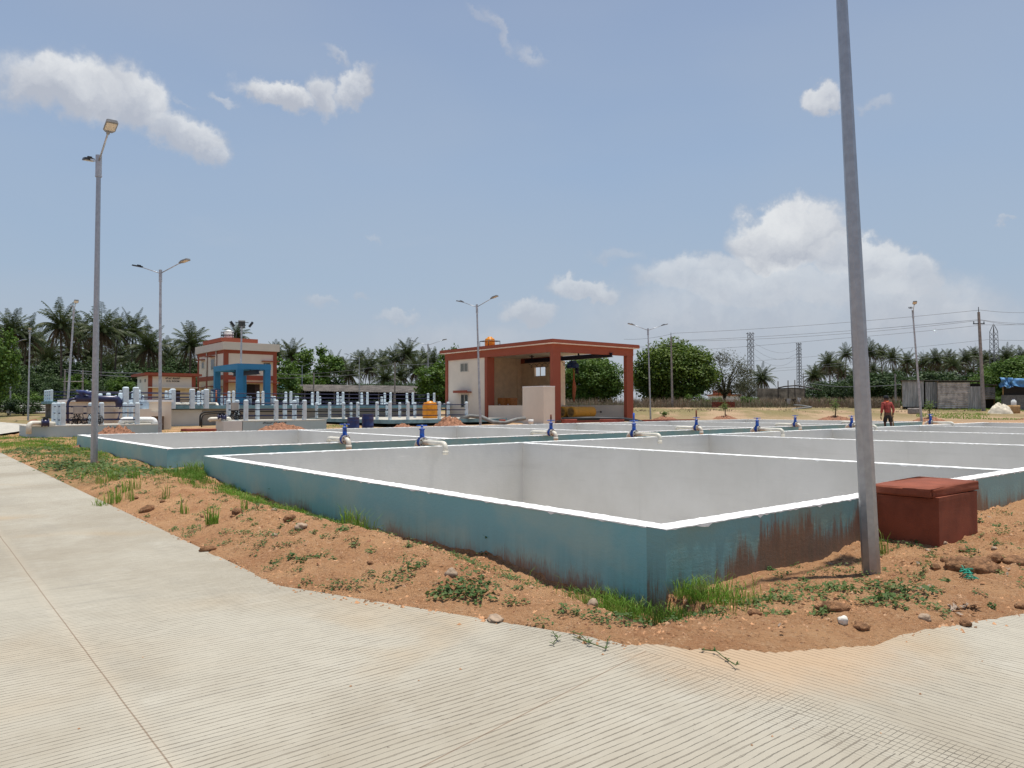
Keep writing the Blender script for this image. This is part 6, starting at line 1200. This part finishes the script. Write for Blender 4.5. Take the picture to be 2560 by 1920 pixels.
wire('sixth overhead wire, upper of the lowest pair', [AT(1845, 926, 150), AT(2050, 912, 140), AT(2460, 875, 120), AT(2620, 878, 120)], .02, .1)
wire('seventh overhead wire, lower of the lowest pair', [AT(1840, 934, 150), AT(2050, 918, 140), AT(2460, 880, 120), AT(2620, 883, 120)], .02, .1)
wire('pale low cable right of the second lattice tower', [AT(2012, 955, 100), AT(2105, 967, 95), AT(2256, 961, 90)], .03, .1)
wire('upper pale wire before the left grove', [AT(160, 924, 88), AT(352, 933, 80)], .03, .1); wire('lower pale wire before the left grove', [AT(162, 929, 88), AT(337, 942, 80)], .03, .1)
wire('upper wire between the two storey building and the long shed', [AT(686, 933, 100), AT(784, 934, 103), AT(986, 910, 100), AT(1085, 908, 110)], .022, .15); wire('lower wire between the two storey building and the long shed', [AT(686, 945, 100), AT(784, 941, 104), AT(900, 935, 104)], .022, .1)
for (x0, x1, lab) in ((1873, 1997, 'upper'), (1872, 1996, 'middle'), (1871, 1995, 'lower')):
    k = dict(upper=0, middle=1, lower=2)[lab]; wire('%s slack line hung between the two lattice towers' % lab, [AT(x0, 848+k*12, 250), AT(x1, 871+k*9, 330)], .035, 3.2+k)

# ------------------------------------------------------------------ person with hoe
def skin_obj(name, verts, edges, radii, m, parent=None, sub=1, root=0, smooth=True):
    me = bpy.data.meshes.new(name); me.from_pydata(verts, edges, []); o = bpy.data.objects.new(name, me); COL.objects.link(o)
    md = o.modifiers.new('skin', 'SKIN'); md.use_smooth_shade = True
    for i, sv in enumerate(me.skin_vertices[0].data): r_ = radii[i]; sv.radius = (r_, r_) if not isinstance(r_, tuple) else r_; sv.use_root = (i == root)
    if sub: s_ = o.modifiers.new('sub', 'SUBSURF'); s_.levels = s_.render_levels = sub
    dg = bpy.context.evaluated_depsgraph_get(); dg.update(); m2 = bpy.data.meshes.new_from_object(o.evaluated_get(dg)); COL.objects.unlink(o); bpy.data.objects.remove(o)
    m2.materials.clear(); m2.materials.append(MT[m]); o = bpy.data.objects.new(name, m2); COL.objects.link(o)
    for p in m2.polygons: p.use_smooth = True
    if parent: o.parent = parent
    return o
pe_ = AT(2219, 1000, 34.8); pz = Hs(pe_.x, 34.8)
PSC = 1.04; ps = thing('person', 'person seen from behind in red shirt and dark shorts, walking with a hoe', 'person', (pe_.x, 34.8, pz))
# local: +y away from the camera (walking away), x right. height 1.68
Vb = [(0, 0, .90), (0, .02, 1.08), (-.01, .05, 1.25), (-.01, .07, 1.38), (-.01, .08, 1.46), (-.01, .11, 1.55), (-.01, .12, 1.63),      # 0 pelvis 1 waist 2 chest 3 upper 4 neck 5 head 6 top
      (-.10, 0, .86), (-.11, .06, .48), (-.12, -.04, .09), (-.12, .08, .035),          # left leg 7-10
      (.10, 0, .86), (.11, -.03, .48), (.11, -.14, .10), (.11, -.04, .035),             # right leg 11-14
      (-.18, .06, 1.37), (-.25, .0, 1.11), (-.27, .06, .87), (-.27, .08, .80),          # left arm 15-18
      (.17, .06, 1.37), (.25, -.02, 1.12), (.29, .10, .90), (.30, .13, .84)]            # right arm 19-22
Eb = [(0, 1), (1, 2), (2, 3), (3, 4), (4, 5), (5, 6), (0, 7), (7, 8), (8, 9), (9, 10), (0, 11), (11, 12), (12, 13), (13, 14), (3, 15), (15, 16), (16, 17), (17, 18), (3, 19), (19, 20), (20, 21), (21, 22)]
Rb = [(.15, .11), (.125, .1), (.145, .11), (.13, .1), .055, .09, .07, .085, .058, .038, .035, .085, .058, .038, .035, .055, .042, .03, .034, .055, .042, .03, .034]
body = skin_obj('body', Vb, Eb, Rb, 'skin', ps, 1)
def hand(c, d, thumb, grip):
    c = Vector(c); d = Vector(d).normalized(); side = Vector((thumb, 0, 0)); vs = [tuple(c), tuple(c+d*.07)]; es = [(0, 1)]; rr = [.022, (.035, .014)]
    for k in range(4):
        L = (.065, .075, .07, .055)[k]; off = Vector((0, (k-1.5)*.02, 0)); b_ = len(vs); q0 = c+d*.085+off; curl = Vector((-thumb*.03 if grip else -thumb*.012, 0, 0)); vs += [tuple(q0), tuple(q0+d*L*.5+curl), tuple(q0+d*L*(.45 if grip else .95)+curl*2.4)]; es += [(1, b_), (b_, b_+1), (b_+1, b_+2)]; rr += [.0095, .009, .008]
    b_ = len(vs); q0 = c+d*.03+Vector((0, .035, 0)); vs += [tuple(q0), tuple(q0+d*.03+Vector((-thumb*.02, .018, 0)))]; es += [(0, b_), (b_, b_+1)]; rr += [.011, .009]
    return vs, es, rr
for (c, d, tb, gr_) in (((-.27, .08, .79), (0.0, .1, -1), -1, False), ((.30, .14, .83), (.02, .1, -1), 1, True)):
    v_, e_, r_ = hand(c, d, tb, gr_); skin_obj('hand', v_, e_, r_, 'skin', body, 1)
Vs = [(0, .0, .90), (0, .02, 1.08), (-.01, .05, 1.25), (-.01, .07, 1.38), (-.01, .08, 1.44), (-.185, .06, 1.375), (-.25, .0, 1.12), (-.268, .055, .93), (.175, .06, 1.375), (.25, -.02, 1.13), (.285, .08, .95)]
skin_obj('shirt', Vs, [(0, 1), (1, 2), (2, 3), (3, 4), (3, 5), (5, 6), (6, 7), (3, 8), (8, 9), (9, 10)], [(.19, .14), (.165, .125), (.175, .135), (.16, .12), .075, .075, .062, .055, .075, .062, .055], 'shirt_red', ps, 1)
Vs = [(0, 0, .93), (0, 0, .84), (-.10, .01, .80), (-.11, .05, .50), (.10, 0, .80), (.115, -.02, .50)]
skin_obj('shorts', Vs, [(0, 1), (1, 2), (2, 3), (1, 4), (4, 5)], [(.16, .13), (.16, .13), .10, .10, .10, .105], 'shorts_dark', ps, 1)
m1 = MB(); m1.lathe([(.102, 1.60), (.108, 1.63), (.104, 1.68), (.07, 1.725), (.01, 1.735)], 16, (-.01, .115, 0)); m1.box(-.08, .06, .2, .30, 1.625, 1.635); m1.build('cap', 'cap_black', ps)
m1 = MB(); m1.tube([(-.01+.085*math.cos(a), .09+.085*math.sin(a), 1.475+.02*math.sin(a)) for a in [R(k*30) for k in range(13)]], .028, 7); m1.tube([(-.03, .0, 1.47), (-.05, -.04, 1.40)], [.03, .015], 6); m1.build('neck_scarf', 'scarf_orange', ps)
m1 = MB(); m1.lathe([(.012, -.012), (.022, 0), (.012, .012)], 8, (-.1, .13, 1.57)); m1.lathe([(.012, -.012), (.022, 0), (.012, .012)], 8, (.08, .13, 1.57)); m1.build('ears', 'skin', body)
m1 = MB(); m1.box(-.022, .002, .20, .235, 1.56, 1.59); m1.build('nose', 'skin', body)
ps.scale = (PSC,)*3; hp = ps.location+Vector((.31, .17, 0)); th = thing('hoe', 'wooden handled hoe held upright by the person in the red shirt', 'hoe', hp); m1 = MB(); m1.tube([(-.05, -.04, 1.02), (.12, .12, .04)], .03, 8); m1.build('handle', 'handle_wood', th); m1 = MB(); m1.box(.06, .32, .02, .14, .0, .018); m1.lathe([(.035, 0), (.035, .08)], 8, (.12, .11, 0)); m1.build('blade', 'steel', th)

for o in list(bpy.data.objects):
    if o.type == 'MESH' and len(o.data.polygons) == 0: bpy.data.objects.remove(o)
